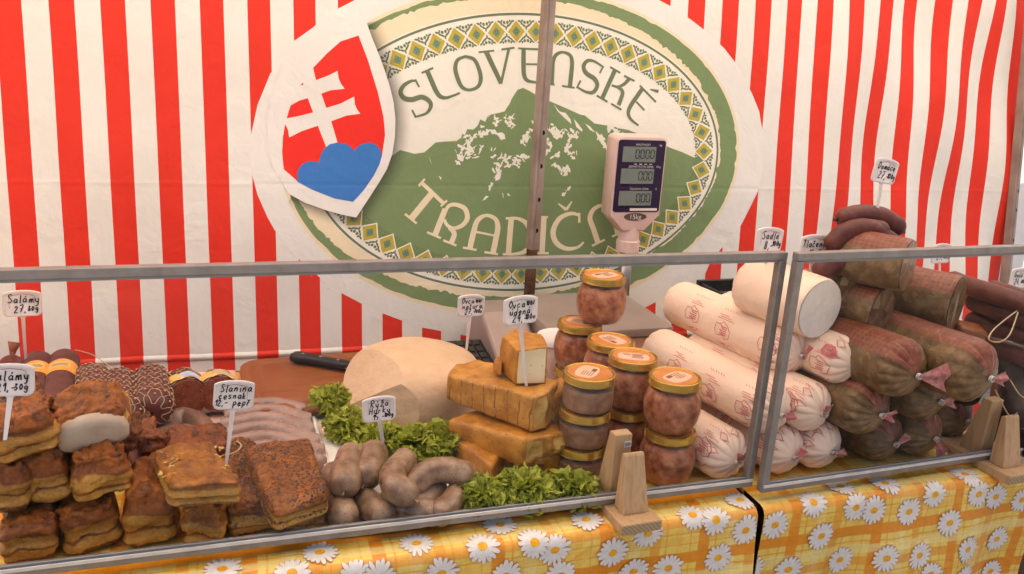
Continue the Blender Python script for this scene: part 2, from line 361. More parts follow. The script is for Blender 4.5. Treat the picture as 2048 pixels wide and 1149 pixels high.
# the band of diamonds, with sprigs between them
ND = 50
per = [oval(2*PI*k/2000, DM) for k in range(2001)]; acc = [0]
for k in range(2000): acc.append(acc[-1]+(per[k+1]-per[k]).length)
def band(s):
    s %= acc[-1]; lo, hi = 0, 2000
    while hi-lo > 1:
        mid = (lo+hi)//2
        if acc[mid] <= s: lo = mid
        else: hi = mid
    return per[lo].lerp(per[hi], (s-acc[lo])/(acc[hi]-acc[lo])), (per[hi]-per[lo]).normalized(), 2*PI*lo/2000
step = acc[-1]/ND; hd = step*.5
sprig = bmesh.new(); sprig2 = bmesh.new()
for k in range(ND):
    p, t, th = band(k*step); n = Vector((-t.y, t.x, 0)); half = hd*.93; hn = .0235
    bm = bmesh.new()
    def dia(f, z, mi):
        fc = bm.faces.new([bm.verts.new(p+t*a*f*half+n*c*f*hn+Vector((0, 0, z))) for a, c in ((1, 0), (0, 1), (-1, 0), (0, -1))]); fc.material_index = mi
    dia(1.09, 0, 0); dia(.93, .00015, 1); dia(.46, .0003, 2)
    for a, c in ((1, 1), (-1, 1), (-1, -1), (1, -1)):
        d = (t*a*.8+n*c).normalized(); q = Vector((-d.y, d.x, 0))
        fc = bm.faces.new([bm.verts.new(p+d*x+q*y+Vector((0, 0, .00045))) for x, y in ((.0008, 0), (.0035, .0014), (.0066, 0), (.0035, -.0014))]); fc.material_index = 3
    uvmesh('diamond_motif', bm, .0020, ['print_ivory', 'print_olive', 'print_teal', 'print_dark_teal'], emblem)
    p, t, th = band((k+.5)*step); n = Vector((-t.y, t.x, 0))
    for sg in (1, -1):
        green_in = sg > 0 and math.sin(th) < -.03
        B = sprig2 if green_in else sprig
        def leaf(x, y, ang, L, w):
            c = p+t*x+n*(sg*y); d = t*math.cos(ang)+n*(sg*math.sin(ang)); q = Vector((-d.y, d.x, 0))
            L *= 1.25; w *= 1.35; B.faces.new([B.verts.new(c+d*a*L+q*e*w) for a, e in ((-.5, -.3), (-.2, .5), (.3, .45), (.5, 0), (.25, -.5))])
        leaf(0, .007, PI/2, .007, .0028)
        for s2 in (1, -1):
            leaf(s2*.0042, .0115, PI/2-s2*.9, .0075, .0032); leaf(s2*.0035, .0185, PI/2-s2*.25, .0062, .0042)
            leaf(s2*.0095, .0155, PI/2-s2*.7, .0072, .003); leaf(s2*.0145, .0205, PI/2-s2*1.2, .0075, .0032); leaf(s2*.009, .0215, PI/2+s2*.3, .005, .003)
uvmesh('sprig_border', sprig, .0018, 'print_leaf', emblem)['kind'] = 'stuff'; uvmesh('sprig_border', sprig2, .0018, 'print_sage', emblem)['kind'] = 'stuff'
# lettering, stroke by stroke: (points, widths)
def letter(strokes, unit, mat):
    bm = bmesh.new()
    for i, (pts, ws, closed) in enumerate(strokes):
        P = [Vector((p[0], p[1], 0)) for p in pts]
        if len(P) > 2: P = path2(pts, 8)
        if closed: P = P[:-1]
        ribbon(bm, P, lerpw([w*unit for w in ws]), .00007*i, closed)
    uvmesh('letter', bm, .0024, mat, emblem)
SL = [[([(-0.2503, 0.552), (-0.2612, 0.551), (-0.2763, 0.5414), (-0.2827, 0.5275), (-0.2752, 0.5163), (-0.2589, 0.5142), (-0.2393, 0.5198), (-0.2239, 0.513), (-0.2199, 0.5015), (-0.2293, 0.4873), (-0.2501, 0.4798)], [18, 26, 36, 42, 46, 48, 46, 44, 38, 24, 18], False), ([(-0.2529, 0.5548), (-0.2442, 0.5396)], [20, 18], False), ([(-0.2589, 0.4931), (-0.2506, 0.4777)], [18, 20], False)], [([(-0.2282, 0.5739), (-0.2187, 0.5534), (-0.2086, 0.5327), (-0.1997, 0.5225), (-0.1875, 0.5204), (-0.173, 0.5252), (-0.1585, 0.5314)], [44, 46, 44, 40, 30, 22, 20], False), ([(-0.2395, 0.5682), (-0.2151, 0.5796)], [18, 20], False)], [([(-0.1471, 0.6063), (-0.129, 0.6011), (-0.1186, 0.5835), (-0.1138, 0.5624), (-0.1203, 0.5454), (-0.1395, 0.5384), (-0.1542, 0.5439), (-0.1633, 0.5601), (-0.1687, 0.5811), (-0.1637, 0.5982), (-0.1471, 0.6063)], [26, 36, 40, 40, 34, 26, 36, 42, 42, 34, 26], True)], [([(-0.1033, 0.6194), (-0.0694, 0.5554)], [48, 44], False), ([(-0.0694, 0.5537), (-0.0531, 0.6265)], [24, 28], False), ([(-0.1191, 0.6162), (-0.0851, 0.6215)], [18, 18], False), ([(-0.0694, 0.6245), (-0.0405, 0.63)], [18, 18], False)], [([(-0.02, 0.629), (-0.0197, 0.5992), (-0.0182, 0.5755), (-0.0109, 0.5639), (0.0057, 0.5609), (0.027, 0.5612)], [44, 46, 44, 36, 24, 20], False), ([(-0.0323, 0.6291), (0.0263, 0.6298)], [18, 20], False), ([(-0.0141, 0.5974), (0.0212, 0.5987)], [18, 18], False)]]
SK = [[([(0.0458, 0.5588), (0.0464, 0.5852), (0.048, 0.6093), (0.0565, 0.6224), (0.0707, 0.6269), (0.0866, 0.6212), (0.0914, 0.6072), (0.0903, 0.5829), (0.0876, 0.5551)], [40, 42, 42, 34, 24, 34, 44, 46, 46], False), ([(0.0333, 0.5593), (0.052, 0.5577)], [18, 18], False), ([(0.0694, 0.5559), (0.0986, 0.5531)], [18, 18], False)], [([(0.1644, 0.6016), (0.143, 0.612), (0.127, 0.6116), (0.1189, 0.5997), (0.1256, 0.5857), (0.1457, 0.5744), (0.1525, 0.5601), (0.1431, 0.5456), (0.1259, 0.5456), (0.1054, 0.5548)], [20, 26, 36, 42, 46, 46, 44, 38, 26, 18], False), ([(0.1661, 0.6032), (0.1576, 0.5872)], [18, 20], False), ([(0.1127, 0.5695), (0.104, 0.5525)], [20, 18], False)], [([(0.1945, 0.5968), (0.1648, 0.5321)], [46, 46], False), ([(0.1818, 0.6018), (0.2074, 0.5902)], [20, 20], False), ([(0.1521, 0.5388), (0.1783, 0.5263)], [20, 20], False), ([(0.2299, 0.5794), (0.2173, 0.5664), (0.2025, 0.5601), (0.1873, 0.5623)], [40, 34, 26, 22], False), ([(0.2165, 0.5844), (0.2424, 0.5743)], [20, 20], False), ([(0.2, 0.56), (0.2116, 0.5537), (0.2138, 0.5436), (0.2055, 0.5201)], [26, 36, 42, 44], False), ([(0.1878, 0.5226), (0.2128, 0.5103)], [20, 20], False)], [([(0.2623, 0.5581), (0.2479, 0.5381), (0.2348, 0.5193), (0.2299, 0.5043), (0.2362, 0.4908), (0.2561, 0.4769)], [44, 46, 44, 40, 30, 20], False), ([(0.2556, 0.5653), (0.2974, 0.5304)], [22, 22], False), ([(0.2484, 0.5295), (0.2699, 0.5114)], [20, 20], False), ([(0.2812, 0.5578), (0.3026, 0.5541)], [10, 36], False)]]
TR = [[([(-0.2387, 0.3452), (-0.1893, 0.2996)], [30, 30], False), ([(-0.2309, 0.3521), (-0.2437, 0.3369)], [16, 18], False), ([(-0.1829, 0.3071), (-0.1964, 0.2946)], [18, 16], False), ([(-0.2149, 0.3226), (-0.2607, 0.2675)], [50, 50], False), ([(-0.2732, 0.2785), (-0.2482, 0.2581)], [18, 18], False)], [([(-0.1864, 0.2891), (-0.2087, 0.2334)], [44, 46], False), ([(-0.2257, 0.2397), (-0.1959, 0.2266)], [18, 18], False), ([(-0.1864, 0.2849), (-0.1779, 0.296), (-0.1622, 0.298), (-0.1435, 0.2891), (-0.1383, 0.2695), (-0.1488, 0.2541), (-0.1675, 0.2477), (-0.1818, 0.2542), (-0.1891, 0.2668)], [26, 28, 32, 38, 40, 34, 28, 26, 24], False), ([(-0.1775, 0.25), (-0.1668, 0.2359), (-0.1729, 0.2162)], [34, 40, 42], False), ([(-0.1907, 0.222), (-0.1619, 0.2105)], [18, 18], False)], [([(-0.1322, 0.203), (-0.124, 0.2384), (-0.1156, 0.2638), (-0.0968, 0.2751), (-0.0761, 0.2679), (-0.0698, 0.2494), (-0.0743, 0.2209), (-0.0798, 0.1937)], [44, 46, 40, 26, 34, 44, 46, 46], False), ([(-0.1196, 0.2398), (-0.0754, 0.2309)], [18, 18], False), ([(-0.1474, 0.2058), (-0.117, 0.2002)], [18, 18], False), ([(-0.0993, 0.1954), (-0.0684, 0.1904)], [18, 18], False)], [([(-0.0396, 0.2687), (-0.0448, 0.1918)], [46, 46], False), ([(-0.0524, 0.2687), (-0.024, 0.2681), (-0.0026, 0.2548), (0.0066, 0.2259), (-0.0042, 0.1984), (-0.0283, 0.1904), (-0.0577, 0.1902)], [18, 26, 40, 44, 38, 24, 18], False)], [([(0.0359, 0.2715), (0.0332, 0.1918)], [46, 46], False), ([(0.0237, 0.2715), (0.0451, 0.2714)], [18, 18], False), ([(0.0179, 0.1914), (0.0493, 0.191)], [18, 18], False)], [([(0.1216, 0.2754), (0.098, 0.2792), (0.072, 0.2676), (0.0583, 0.24), (0.0659, 0.2151), (0.0897, 0.201), (0.1164, 0.2028), (0.1324, 0.2144)], [22, 30, 40, 46, 44, 36, 24, 18], False), ([(0.1192, 0.2807), (0.12, 0.2587)], [18, 22], False), ([(0.0681, 0.3015), (0.0878, 0.2879)], [10, 28], False), ([(0.0878, 0.2879), (0.1008, 0.3068)], [28, 10], False)], [([(0.1675, 0.2126), (0.1561, 0.2423), (0.1455, 0.2689), (0.1548, 0.2895), (0.1777, 0.2977), (0.1959, 0.2851), (0.2073, 0.2599), (0.2159, 0.233)], [46, 46, 44, 34, 26, 36, 44, 46], False), ([(0.1527, 0.2062), (0.1842, 0.2198)], [18, 18], False), ([(0.2016, 0.2265), (0.2336, 0.2389)], [18, 18], False)], [([(0.2533, 0.3045), (0.2577, 0.2807), (0.2686, 0.2597), (0.2854, 0.2536), (0.3014, 0.2656)], [40, 42, 36, 26, 20], False), ([(0.2468, 0.303), (0.2821, 0.318)], [20, 20], False), ([(0.2594, 0.2807), (0.2867, 0.2926)], [20, 18], False), ([(0.259, 0.3223), (0.2712, 0.3402)], [10, 30], False)]]
for L in SL+SK: letter(L, .000222, 'print_dark_green')
for L in TR: letter(L, .000276, 'print_cream')
# the shield
SH = [(-0.3513, 0.6629), (-0.3386, 0.6284), (-0.325, 0.5967), (-0.3132, 0.5645), (-0.3045, 0.5377), (-0.2965, 0.5047), (-0.293, 0.4733), (-0.2942, 0.4375), (-0.2996, 0.4015), (-0.3106, 0.3712), (-0.3261, 0.3449), (-0.3485, 0.3104), (-0.3749, 0.2711), (-0.4027, 0.2768), (-0.4303, 0.2841), (-0.4767, 0.3011), (-0.5078, 0.3187), (-0.5289, 0.3543), (-0.5432, 0.385), (-0.5486, 0.4688), (-0.5244, 0.5525), (-0.4971, 0.6136), (-0.444, 0.654), (-0.3791, 0.6694)]
shadow_path = [(-0.3482, 0.6601), (-0.3366, 0.6286), (-0.323, 0.5968), (-0.3112, 0.5646), (-0.3021, 0.5378), (-0.2941, 0.5048), (-0.2905, 0.4734), (-0.2922, 0.4376), (-0.2975, 0.4015), (-0.3086, 0.3712), (-0.3241, 0.3449), (-0.3465, 0.3104), (-0.3749, 0.2687), (-0.4028, 0.274), (-0.4303, 0.2813), (-0.4767, 0.2979), (-0.5052, 0.3116)]
bm = bmesh.new(); P = path2(shadow_path, 5); A = []; B = []
for i, p in enumerate(P):
    t = (P[min(i+1, len(P)-1)]-P[max(i-1, 0)]).normalized(); n = Vector((-t.y, t.x, 0))
    w = .034 if i < len(P)*.7 else .034-.016*(i/len(P)-.7)/.3
    A.append((p-n*.006, 1.0)); B.append((p+n*w, 0.0))
ms = MB(); ms.add([canvas(a.x, a.y, .0011) for a, _ in A]+[canvas(a.x, a.y, .0011) for a, _ in B], [(i, i+1, len(A)+i+1, len(A)+i) for i in range(len(A)-1)])
ms.build('shield_shadow', 'print_shadow', canvas_o, uv=lambda i: (1.0 if i < len(A) else 0.0, 0))
shield = poly_print('shield', [SH], .0031, 'print_white', canvas_o)
poly_print('red_field', [[(-0.367, 0.6351), (-0.4026, 0.6217), (-0.4297, 0.5968), (-0.4567, 0.5678), (-0.4514, 0.5446), (-0.4303, 0.5532), (-0.4091, 0.5645), (-0.4073, 0.5504), (-0.4028, 0.5399), (-0.3952, 0.5299), (-0.4231, 0.526), (-0.4416, 0.5184), (-0.432, 0.4912), (-0.4041, 0.5007), (-0.3766, 0.5156), (-0.3752, 0.4998), (-0.371, 0.4903), (-0.3644, 0.4819), (-0.3927, 0.4771), (-0.4227, 0.4652), (-0.409, 0.4169), (-0.3797, 0.3959), (-0.3498, 0.4124), (-0.321, 0.3971), (-0.3144, 0.441), (-0.3175, 0.4764), (-0.3293, 0.5269), (-0.3487, 0.5878)], [(-0.5015, 0.4932), (-0.4843, 0.5034), (-0.468, 0.5089), (-0.4582, 0.4814), (-0.4849, 0.4736), (-0.5095, 0.4682)], [(-0.5124, 0.4567), (-0.5074, 0.4454), (-0.5054, 0.4308), (-0.4817, 0.4434), (-0.4491, 0.4555), (-0.4324, 0.4105), (-0.4445, 0.3751), (-0.4875, 0.3412), (-0.5173, 0.3681), (-0.5196, 0.4009), (-0.5174, 0.4317)], [(-0.4819, 0.533), (-0.4769, 0.5389), (-0.4762, 0.534)]], .0035, 'print_red', shield)
poly_print('blue_hills', [[(-0.4912, 0.3431), (-0.4917, 0.3587), (-0.4876, 0.3713), (-0.4791, 0.38), (-0.4656, 0.3853), (-0.4483, 0.3832), (-0.445, 0.3966), (-0.4382, 0.4096), (-0.4264, 0.4193), (-0.4108, 0.4232), (-0.3952, 0.4212), (-0.3847, 0.4155), (-0.3776, 0.4078), (-0.3708, 0.4158), (-0.3597, 0.4228), (-0.3438, 0.4252), (-0.3306, 0.4188), (-0.3234, 0.409), (-0.321, 0.3983), (-0.3259, 0.381), (-0.3381, 0.3568), (-0.3584, 0.3277), (-0.3806, 0.3034), (-0.4181, 0.3101), (-0.4608, 0.3269)]], .0040, 'print_blue', shield)
# sewn hem along the foot
hm = MB(); hm.grid(lambda a, c: canvas(ULO+(UHI-ULO)*a, -.016+.014*c, .0012+.0035*math.sin(PI*c)), 300, 7)
hm.build('hem', 'striped_canvas', canvas_o, uv=lambda i: (ULO+(UHI-ULO)*((i % 300)/299), -.016+.014*((i//300)/6)))

# ------------------------------------------------------------------ unseen canopy over the stall, poles
m, nt, b = new_mat('canopy_fabric'); v = coords(nt); sep = N(nt, 'ShaderNodeSeparateXYZ'); nt.links.new(v, sep.inputs[0])
col = ramp(nt, tnoise(nt, v, 1.5, 3), ((.3, (.72, .64, .565)), (.7, (.76, .69, .615))))
di = N(nt, 'ShaderNodeBsdfDiffuse'); tr = N(nt, 'ShaderNodeBsdfTranslucent'); mx = N(nt, 'ShaderNodeMixShader', i_0=.68)
nt.links.new(col, di.inputs[0]); nt.links.new(col, tr.inputs[0]); nt.links.new(di.outputs[0], mx.inputs[1]); nt.links.new(tr.outputs[0], mx.inputs[2])
nt.links.new(mx.outputs[0], nt.nodes['Material Output'].inputs[0]); M['canopy_fabric'] = m
c = MB(); c.grid(lambda a, q: (-1.9+5.2*a, -.75+1.98*q, 1.46-.14*q+.03*math.sin(a*PI*6)**2), 61, 14)  # roof out of view; its tint and overhang are shaped to light the goods
cano = c.build('unseen_canopy', 'canopy_fabric'); tag(cano, 'unseen pale canvas stall roof, shaped for the light below it', 'canopy')
M['pole_steel'] = simple('pole_steel', (.40, .32, .27), (.26, .19, .155), 14, .35, .5, metal=.35, bmp=.0004, bscale=60)
M['pole_rust'] = simple('pole_rust', (.20, .10, .05), (.10, .045, .022), 40, .5, metal=.5, bmp=.0005, bscale=90)
M['hole_dark'] = simple('hole_dark', (.006, .005, .005), rough=.9)
def square_pole(name, x, y, z0, zj, z1, wa, wb, holes, tilt=0.0, back=0.0):
    """telescopic square tube: outer sleeve above zj, inner tube below"""
    root = empty(name, (x, y, z0), (back, tilt, math.radians(14)))
    def sq(h, r):
        return [(h, h-r), (h-r, h), (-h+r, h), (-h, h-r), (-h, -h+r), (-h+r, -h), (h-r, -h), (h, -h+r)]
    a = MB(); a.prism(sq(wb/2, .002), lambda p, q: (p[0], p[1], q), 0, zj-z0+.05); a.build('inner_tube', 'pole_rust', root, smooth=False)
    a = MB(); a.prism(sq(wa/2, .0025), lambda p, q: (p[0], p[1], q), zj-z0, z1-z0); up = a.build('outer_sleeve', 'pole_steel', root, smooth=False)
    a = MB(); a.box((wa/2-.0035-wa/2, -wa/2-.0006, (z1+zj)/2-z0), (.0025, .0012, z1-zj-.01)); a.build('weld_seam', 'pole_steel', up, smooth=False)
    for hz in holes:
        a = MB(); n = 14
        a.add([(.0048*math.cos(2*PI*k/n), -wa/2-.0004, hz-z0+.0048*math.sin(2*PI*k/n)) for k in range(n)], [tuple(range(n))]); a.build('bolt_hole', 'hole_dark', up, smooth=False)
    return root
tag(square_pole('steel_pole', 0.8238, .683, -.86, 0.2105, 1.33, .0235, .019, [0.4593, 0.39, 0.3191, 0.2522]), 'rusty square steel pole with bolt holes standing before the oval emblem', 'pole')
tag(square_pole('steel_pole', 2.1969, 0.5415, -.86, .05, 1.33, .021, .017, [.35, .30, .22], 0, math.radians(-7.2)), 'leaning grey steel pole at the right edge of the striped canvas', 'pole')
# what shows past the right edge: side canvas, a green waste container, a white sheet
M['pink_canvas'] = simple('pink_canvas', (.62, .36, .29), (.78, .62, .53), 9, .7, bmp=.003, bscale=14)
c = MB()
def flap(a, q):
    x = 2.30+.16*a+.03*math.sin(q*7+a*3); y = .60-.22*a+.05*math.sin(a*9+q*4)*a; return (x, y, -.55+(.74-.10*a+.10*math.sin(a*5))*q)
c.grid(flap, 26, 30)
o = c.build('canvas_flap', 'pink_canvas'); tag(o, 'loose pinkish canvas flap hanging beside the leaning pole', 'canvas flap')
M['green_paint'] = simple('green_paint', (.02, .22, .13), (.03, .27, .17), 8, .45)
M['black_rubber'] = simple('black_rubber', (.012, .012, .012), (.03, .03, .03), 30, .6, bmp=.0005)
wb = empty('waste_container', (5.0, 4.2, -.86), (0, 0, math.radians(25)))
a = MB(); a.add([(-.5, -.4, .2), (.5, -.4, .2), (.5, .4, .2), (-.5, .4, .2), (-.6, -.5, 1.05), (.6, -.5, 1.05), (.6, .5, 1.05), (-.6, .5, 1.05)], [(0, 3, 2, 1), (4, 5, 6, 7), (0, 1, 5, 4), (1, 2, 6, 5), (2, 3, 7, 6), (3, 0, 4, 7)]); a.build('bin_body', 'green_paint', wb, smooth=False)
for k in range(5):
    a = MB(); a.box((-.44+.22*k, -.47, .62), (.05, .07, .75), rot=(math.radians(6.7), 0, 0)); a.build('rib', 'green_paint', wb, smooth=False)
a = MB(); a.grid(lambda s, q: (-.64+1.28*s, -.55+1.1*q, 1.06+.14*math.sin(PI*q)), 9, 9); a.build('bin_lid', 'green_paint', wb)
a = MB(); a.tube([(-.64, -.56, 1.06), (.64, -.56, 1.06)], .025); a.build('rim', 'green_paint', wb)
for sx in (-.42, .42):
    for sy in (-.3, .3):
        a = MB(); a.tube([(sx-.025, sy, .1), (sx+.025, sy, .1)], .1, 18); a.build('wheel', 'black_rubber', wb)
tag(wb, 'green ribbed waste container out in the open beyond the stall', 'waste container')
M['white_sheet'] = simple('white_sheet', (.80, .80, .79), (.72, .72, .72), 5, .7, bmp=.01, bscale=5)
c = MB(); c.grid(lambda a, q: (3.0+1.5*a, 1.7+.8*a+.08*math.sin(a*14), -.86+(1.02-.45*(1-a)**2)*q+.0), 30, 20)
o = c.build('white_tarpaulin', 'white_sheet'); tag(o, 'bright white tarpaulin draped in the open behind the stall', 'tarpaulin')

# ------------------------------------------------------------------ tables and flowered oilcloth
M['table_wood'] = simple('table_wood', (.13, .07, .035), (.07, .04, .02), 30, .6, bmp=.0006)
def table(x0, x1, label):
    t = empty('folding_table', ((x0+x1)/2, .29, -.86))
    w = (x1-x0)/2
    a = MB(); a.box((0, 0, .842), (2*w-.02-(.075 if x1 > 1.2 else 0), .655, .024)); a.build('table_top', 'table_wood', t, smooth=False)
    for sx in (-1, 1):
        for sy in ((-.318, .27) if x1 > 1.2 and sx > 0 else (-.27, .27)):
            a = MB(); a.box((sx*(w-.05), sy, .415), (.045, .045, .83)); a.build('leg', 'table_wood', t, smooth=False)
        a = MB(); a.box((sx*(w-.05), 0, .2), (.03, .5, .03)); a.build('stretcher', 'table_wood', t, smooth=False)
    return tag(t, label, 'table', 'tables under the oilcloths')
table(-.9, .925, 'long wooden folding table under the left flowered oilcloth'); table(.948, 1.562, 'short wooden folding table under the right flowered oilcloth')
m, nt, b = new_mat('plaid_oilcloth'); uvs = coords(nt, 'UV'); sep = N(nt, 'ShaderNodeSeparateXYZ'); nt.links.new(uvs, sep.inputs[0])
wob = math_n(nt, 'MULTIPLY', math_n(nt, 'SUBTRACT', tnoise(nt, uvs, 45, 3), .5), .0035)
def bar(axis, period, centre, width, soft=.0016):
    s = math_n(nt, 'ADD', sep.outputs[axis], wob)
    ph = math_n(nt, 'FRACT', math_n(nt, 'DIVIDE', math_n(nt, 'SUBTRACT', s, centre-20*period-period/2), period))
    d = math_n(nt, 'MULTIPLY', math_n(nt, 'ABSOLUTE', math_n(nt, 'SUBTRACT', ph, .5)), period)
    return math_n(nt, 'DIVIDE', math_n(nt, 'SUBTRACT', width/2+soft/2, d), soft, clamp=True)
col = ramp(nt, tnoise(nt, uvs, 14, 3), ((.3, (.86, .60, .10)), (.7, (.90, .66, .16))))
grain = ramp(nt, tnoise(nt, uvs, 160, 3, .7), ((.3, (.88, .88, .88)), (.7, (1, 1, 1))))
OR, LO = (.80, .27, .008), (.84, .42, .03)
PX = .1545
for ax, c0 in ((0, 0.6863), (1, .058)):
    P_ = PX if ax == 0 else .112
    for off, wd_, cc, f in ((0, .018, OR, .92), (P_*.5, .015, OR, .62), (.020, .0025, OR, .65), (-.022, .002, OR, .55), (P_*.5+.017, .0022, OR, .6), (P_*.27, .0022, LO, .7), (P_*.74, .010, LO, .35), (P_*.30, .016, (.92, .78, .32), .55)):
        col = mixc(nt, math_n(nt, 'MULTIPLY', bar(ax, P_, c0+off, wd_), f), col, cc)
col = mixc(nt, 1.0, col, grain, 'MULTIPLY')
nt.links.new(col, b.inputs['Base Color']); b.inputs['Roughness'].default_value = .3; b.inputs['Specular IOR Level'].default_value = .45
bump(nt, b, math_n(nt, 'ADD', tnoise(nt, uvs, 22, 3, .5, 1.0), math_n(nt, 'MULTIPLY', tnoise(nt, uvs, 400, 2), .06)), .0045, .7); M['plaid_oilcloth'] = m
M['cloth_back'] = simple('cloth_back', (.16, .025, .02), (.11, .02, .018), 30, .8)
M['petal_white'] = simple('petal_white', (.78, .75, .70), (.70, .66, .60), 140, .32)
M['petal_line'] = simple('petal_line', (.55, .20, .045), (.62, .30, .08), 160, .4)
M['daisy_eye'] = simple('daisy_eye', (.88, .47, .012), (.75, .30, .012), 180, .35, detail=2)
CR = .014; CLn = CR*PI/2
def cloth(x, w, off=0.0, f=0.0):
    """x along the counter, w across the fold: w < 0 on the table, w > 0 down the front"""
    if w <= -CLn/2: p, n = Vector((x, -.048-(w+CLn/2), -CR+CR)), Vector((0, 0, 1))
    elif w >= CLn/2:
        d = w-CLn/2; p, n = Vector((x, -.048-CR-.014*smooth01(0, .2, d)*math.sin(x*15+f)-.004*smooth01(0, .1, d)*math.sin(x*41+f*2)-.05*d*.4, -CR-d)), Vector((0, -1, 0))
    else:
        a = (w+CLn/2)/CR; p, n = Vector((x, -.048-CR*math.sin(a), -CR+CR*math.cos(a))), Vector((0, -math.sin(a), math.cos(a)))
    if w < -.01: p.z += .0008*math.sin(x*33)*math.sin(w*29)
    return p+n*off
def cloth_sheet(x0, x1, label, f):
    nx, ws = int((x1-x0)/.02), [-.655+.6*k/20 for k in range(20)]+[-.055+.11*k/33 for k in range(34)]+[.055+.5*k/16 for k in range(1, 17)]
    a = MB(); a.grid(lambda s, q: cloth(x0+(x1-x0)*s, ws[round(q*(len(ws)-1))], 0, f), nx, len(ws))
    o = a.build('tablecloth', ['plaid_oilcloth'], uv=lambda i: (x0+(x1-x0)*((i % nx)/(nx-1)), ws[i//nx]))
    for xe, sg in ((x0, -1), (x1, 1)):
        a = MB()
        def side(s, q): return (xe+sg*(.0015+.003*math.sin(q*3)), -.045+.64*s, -.001-.5*q-.003*(1-q))
        a.grid(side, 24, 16); a.build('side_drop', 'cloth_back', o)
    a = MB(); a.grid(lambda s, q: (x0+(x1-x0)*s, .609+.005*math.sin(s*40)*q, -.002-.4*q), nx, 8)
    a.build('back_drop', 'plaid_oilcloth', o, uv=lambda i: (x0+(x1-x0)*((i % nx)/(nx-1)), .7+.4*(i//nx)/7))
    return tag(o, label, 'tablecloth', 'flowered oilcloths')
cl_a = cloth_sheet(-.9, .927, 'yellow and orange plaid oilcloth with daisies on the long left table', 0)
cl_b = cloth_sheet(.938, 1.486, 'yellow and orange plaid oilcloth with daisies on the right table beyond the gap', 1.7)
def daisy(x, w, r, ang, parent, f, x_lo, x_hi, lift=0):
    rr = random.Random(int(x*1000)+int(w*700)); a = MB()
    def P(px, py, off): return cloth(min(max(x+px, x_lo), x_hi), w+py, off, f)
    n = 17
    for k in range(n):
        t = 2*PI*k/n+ang+rr.uniform(-.05, .05); L = r*rr.uniform(.88, 1.06); wd_ = r*.128*rr.uniform(.85, 1.1); d = (math.cos(t), math.sin(t)); q = (-d[1], d[0])
        for sh, wk, off, mi in ((1.0, 1.28, .0007+lift, 1), (.985, 1.0, .0011+lift+.00012*(k % 2), 0)):
            st = [(.16, .35), (.4, .75), (.7, 1.0), (.9, .8), (.985, .38)]
            up = [P(d[0]*L*s*sh+q[0]*wd_*h*wk, (d[1]*L*s*sh+q[1]*wd_*h*wk), off) for s, h in st]
            dn = [P(d[0]*L*s*sh-q[0]*wd_*h*wk, (d[1]*L*s*sh-q[1]*wd_*h*wk), off) for s, h in st]
            a.add(up+dn, [(i, i+1, 6+i, 5+i) for i in range(4)], mi)
    ec = [P(r*.27*math.cos(2*PI*k/18)*rr.uniform(.95, 1.05), r*.22*math.sin(2*PI*k/18)*rr.uniform(.95, 1.05), .0015+lift) for k in range(18)]
    a.add([P(0, 0, .0016+lift)]+ec, [(0, 1+k, 1+(k+1) % 18) for k in range(18)], 2)
    a.build('daisy', ['petal_white', 'petal_line', 'daisy_eye'], parent)
da = [(0.3461, 0.0144), (0.3753, 0.0192), (0.2709, -0.0012), (0.1913, -0.0219), (0.4283, -0.0242), (0.4554, 0.0261), (0.5111, -0.0029), (0.582, 0.0016), (0.6108, 0.0153), (0.6974, 0.0326), (0.787, 0.0707), (0.7343, 0.0712), (0.8233, -0.007), (0.857, 0.0045), (0.868, 0.0668), (0.6669, -0.0261), (0.7487, 0.0101), (0.3067, -0.0298), (0.9081, 0.027), (0.5426, 0.0433), (0.6217, 0.0561), (0.9129, -0.0246), (0.5465, -0.0405)]
db = [(0.9583, 0.0257), (1.0453, 0.0558), (1.1015, 0.0152), (1.1362, 0.0241), (1.206, 0.035), (1.2928, 0.0656), (1.0958, 0.11), (1.1723, 0.1092), (1.2413, 0.1161), (1.2687, 0.1531), (1.3414, 0.12), (1.4192, 0.121), (1.3443, 0.0222), (1.3828, 0.0315), (1.2531, 0.012), (0.9973, 0.1086), (1.0258, -0.0014), (1.1739, -0.0207), (1.3309, -0.0166), (1.1799, 0.161), (1.3474, 0.1744), (1.4272, 0.1874), (0.9304, 0.0978), (1.0935, -0.0271), (1.4453, 0.0459)]
for i, (x, w) in enumerate(da): daisy(x, w, .0240, i*1.3, cl_a, 0, -.89, .9262, .0007*(i % 2))
for i, (x, w) in enumerate(db): daisy(x, w, .0243, i*1.3, cl_b, 1.7, .9385, 1.4855, .0007*(i % 2))
rng = random.Random(5)
for k in range(26): daisy(-.8+1.1*rng.random() if k < 14 else rng.uniform(-.8, .9), rng.uniform(-.6, -.42) if k < 6 else rng.uniform(.2, .5), .026, k, cl_a, 0, -.89, .926)

# ------------------------------------------------------------------ glass screens in aluminium frames, wooden clamp feet
M['aluminium'] = simple('aluminium', (.30, .275, .255), (.23, .21, .195), 40, .42, .5, metal=.6, bmp=.0003, bscale=120)
M['bead_highlight'] = simple('bead_highlight', (.74, .72, .69), (.62, .60, .57), 40, .35, metal=.3)  # glazing bead lightened to paint in the highlight line on the bottom rail
M['gasket'] = simple('gasket', (.30, .30, .29), rough=.6)
m, nt, b = new_mat('pane_glass'); v = coords(nt)
tp = N(nt, 'ShaderNodeBsdfTransparent'); tp.inputs[0].default_value = (.985, .99, .985, 1); gl = N(nt, 'ShaderNodeBsdfGlossy'); gl.inputs['Roughness'].default_value = .03; df = N(nt, 'ShaderNodeBsdfDiffuse'); df.inputs[0].default_value = (.8, .78, .74, 1)
fr = N(nt, 'ShaderNodeFresnel'); fr.inputs[0].default_value = 1.45
m1 = N(nt, 'ShaderNodeMixShader'); m2 = N(nt, 'ShaderNodeMixShader')
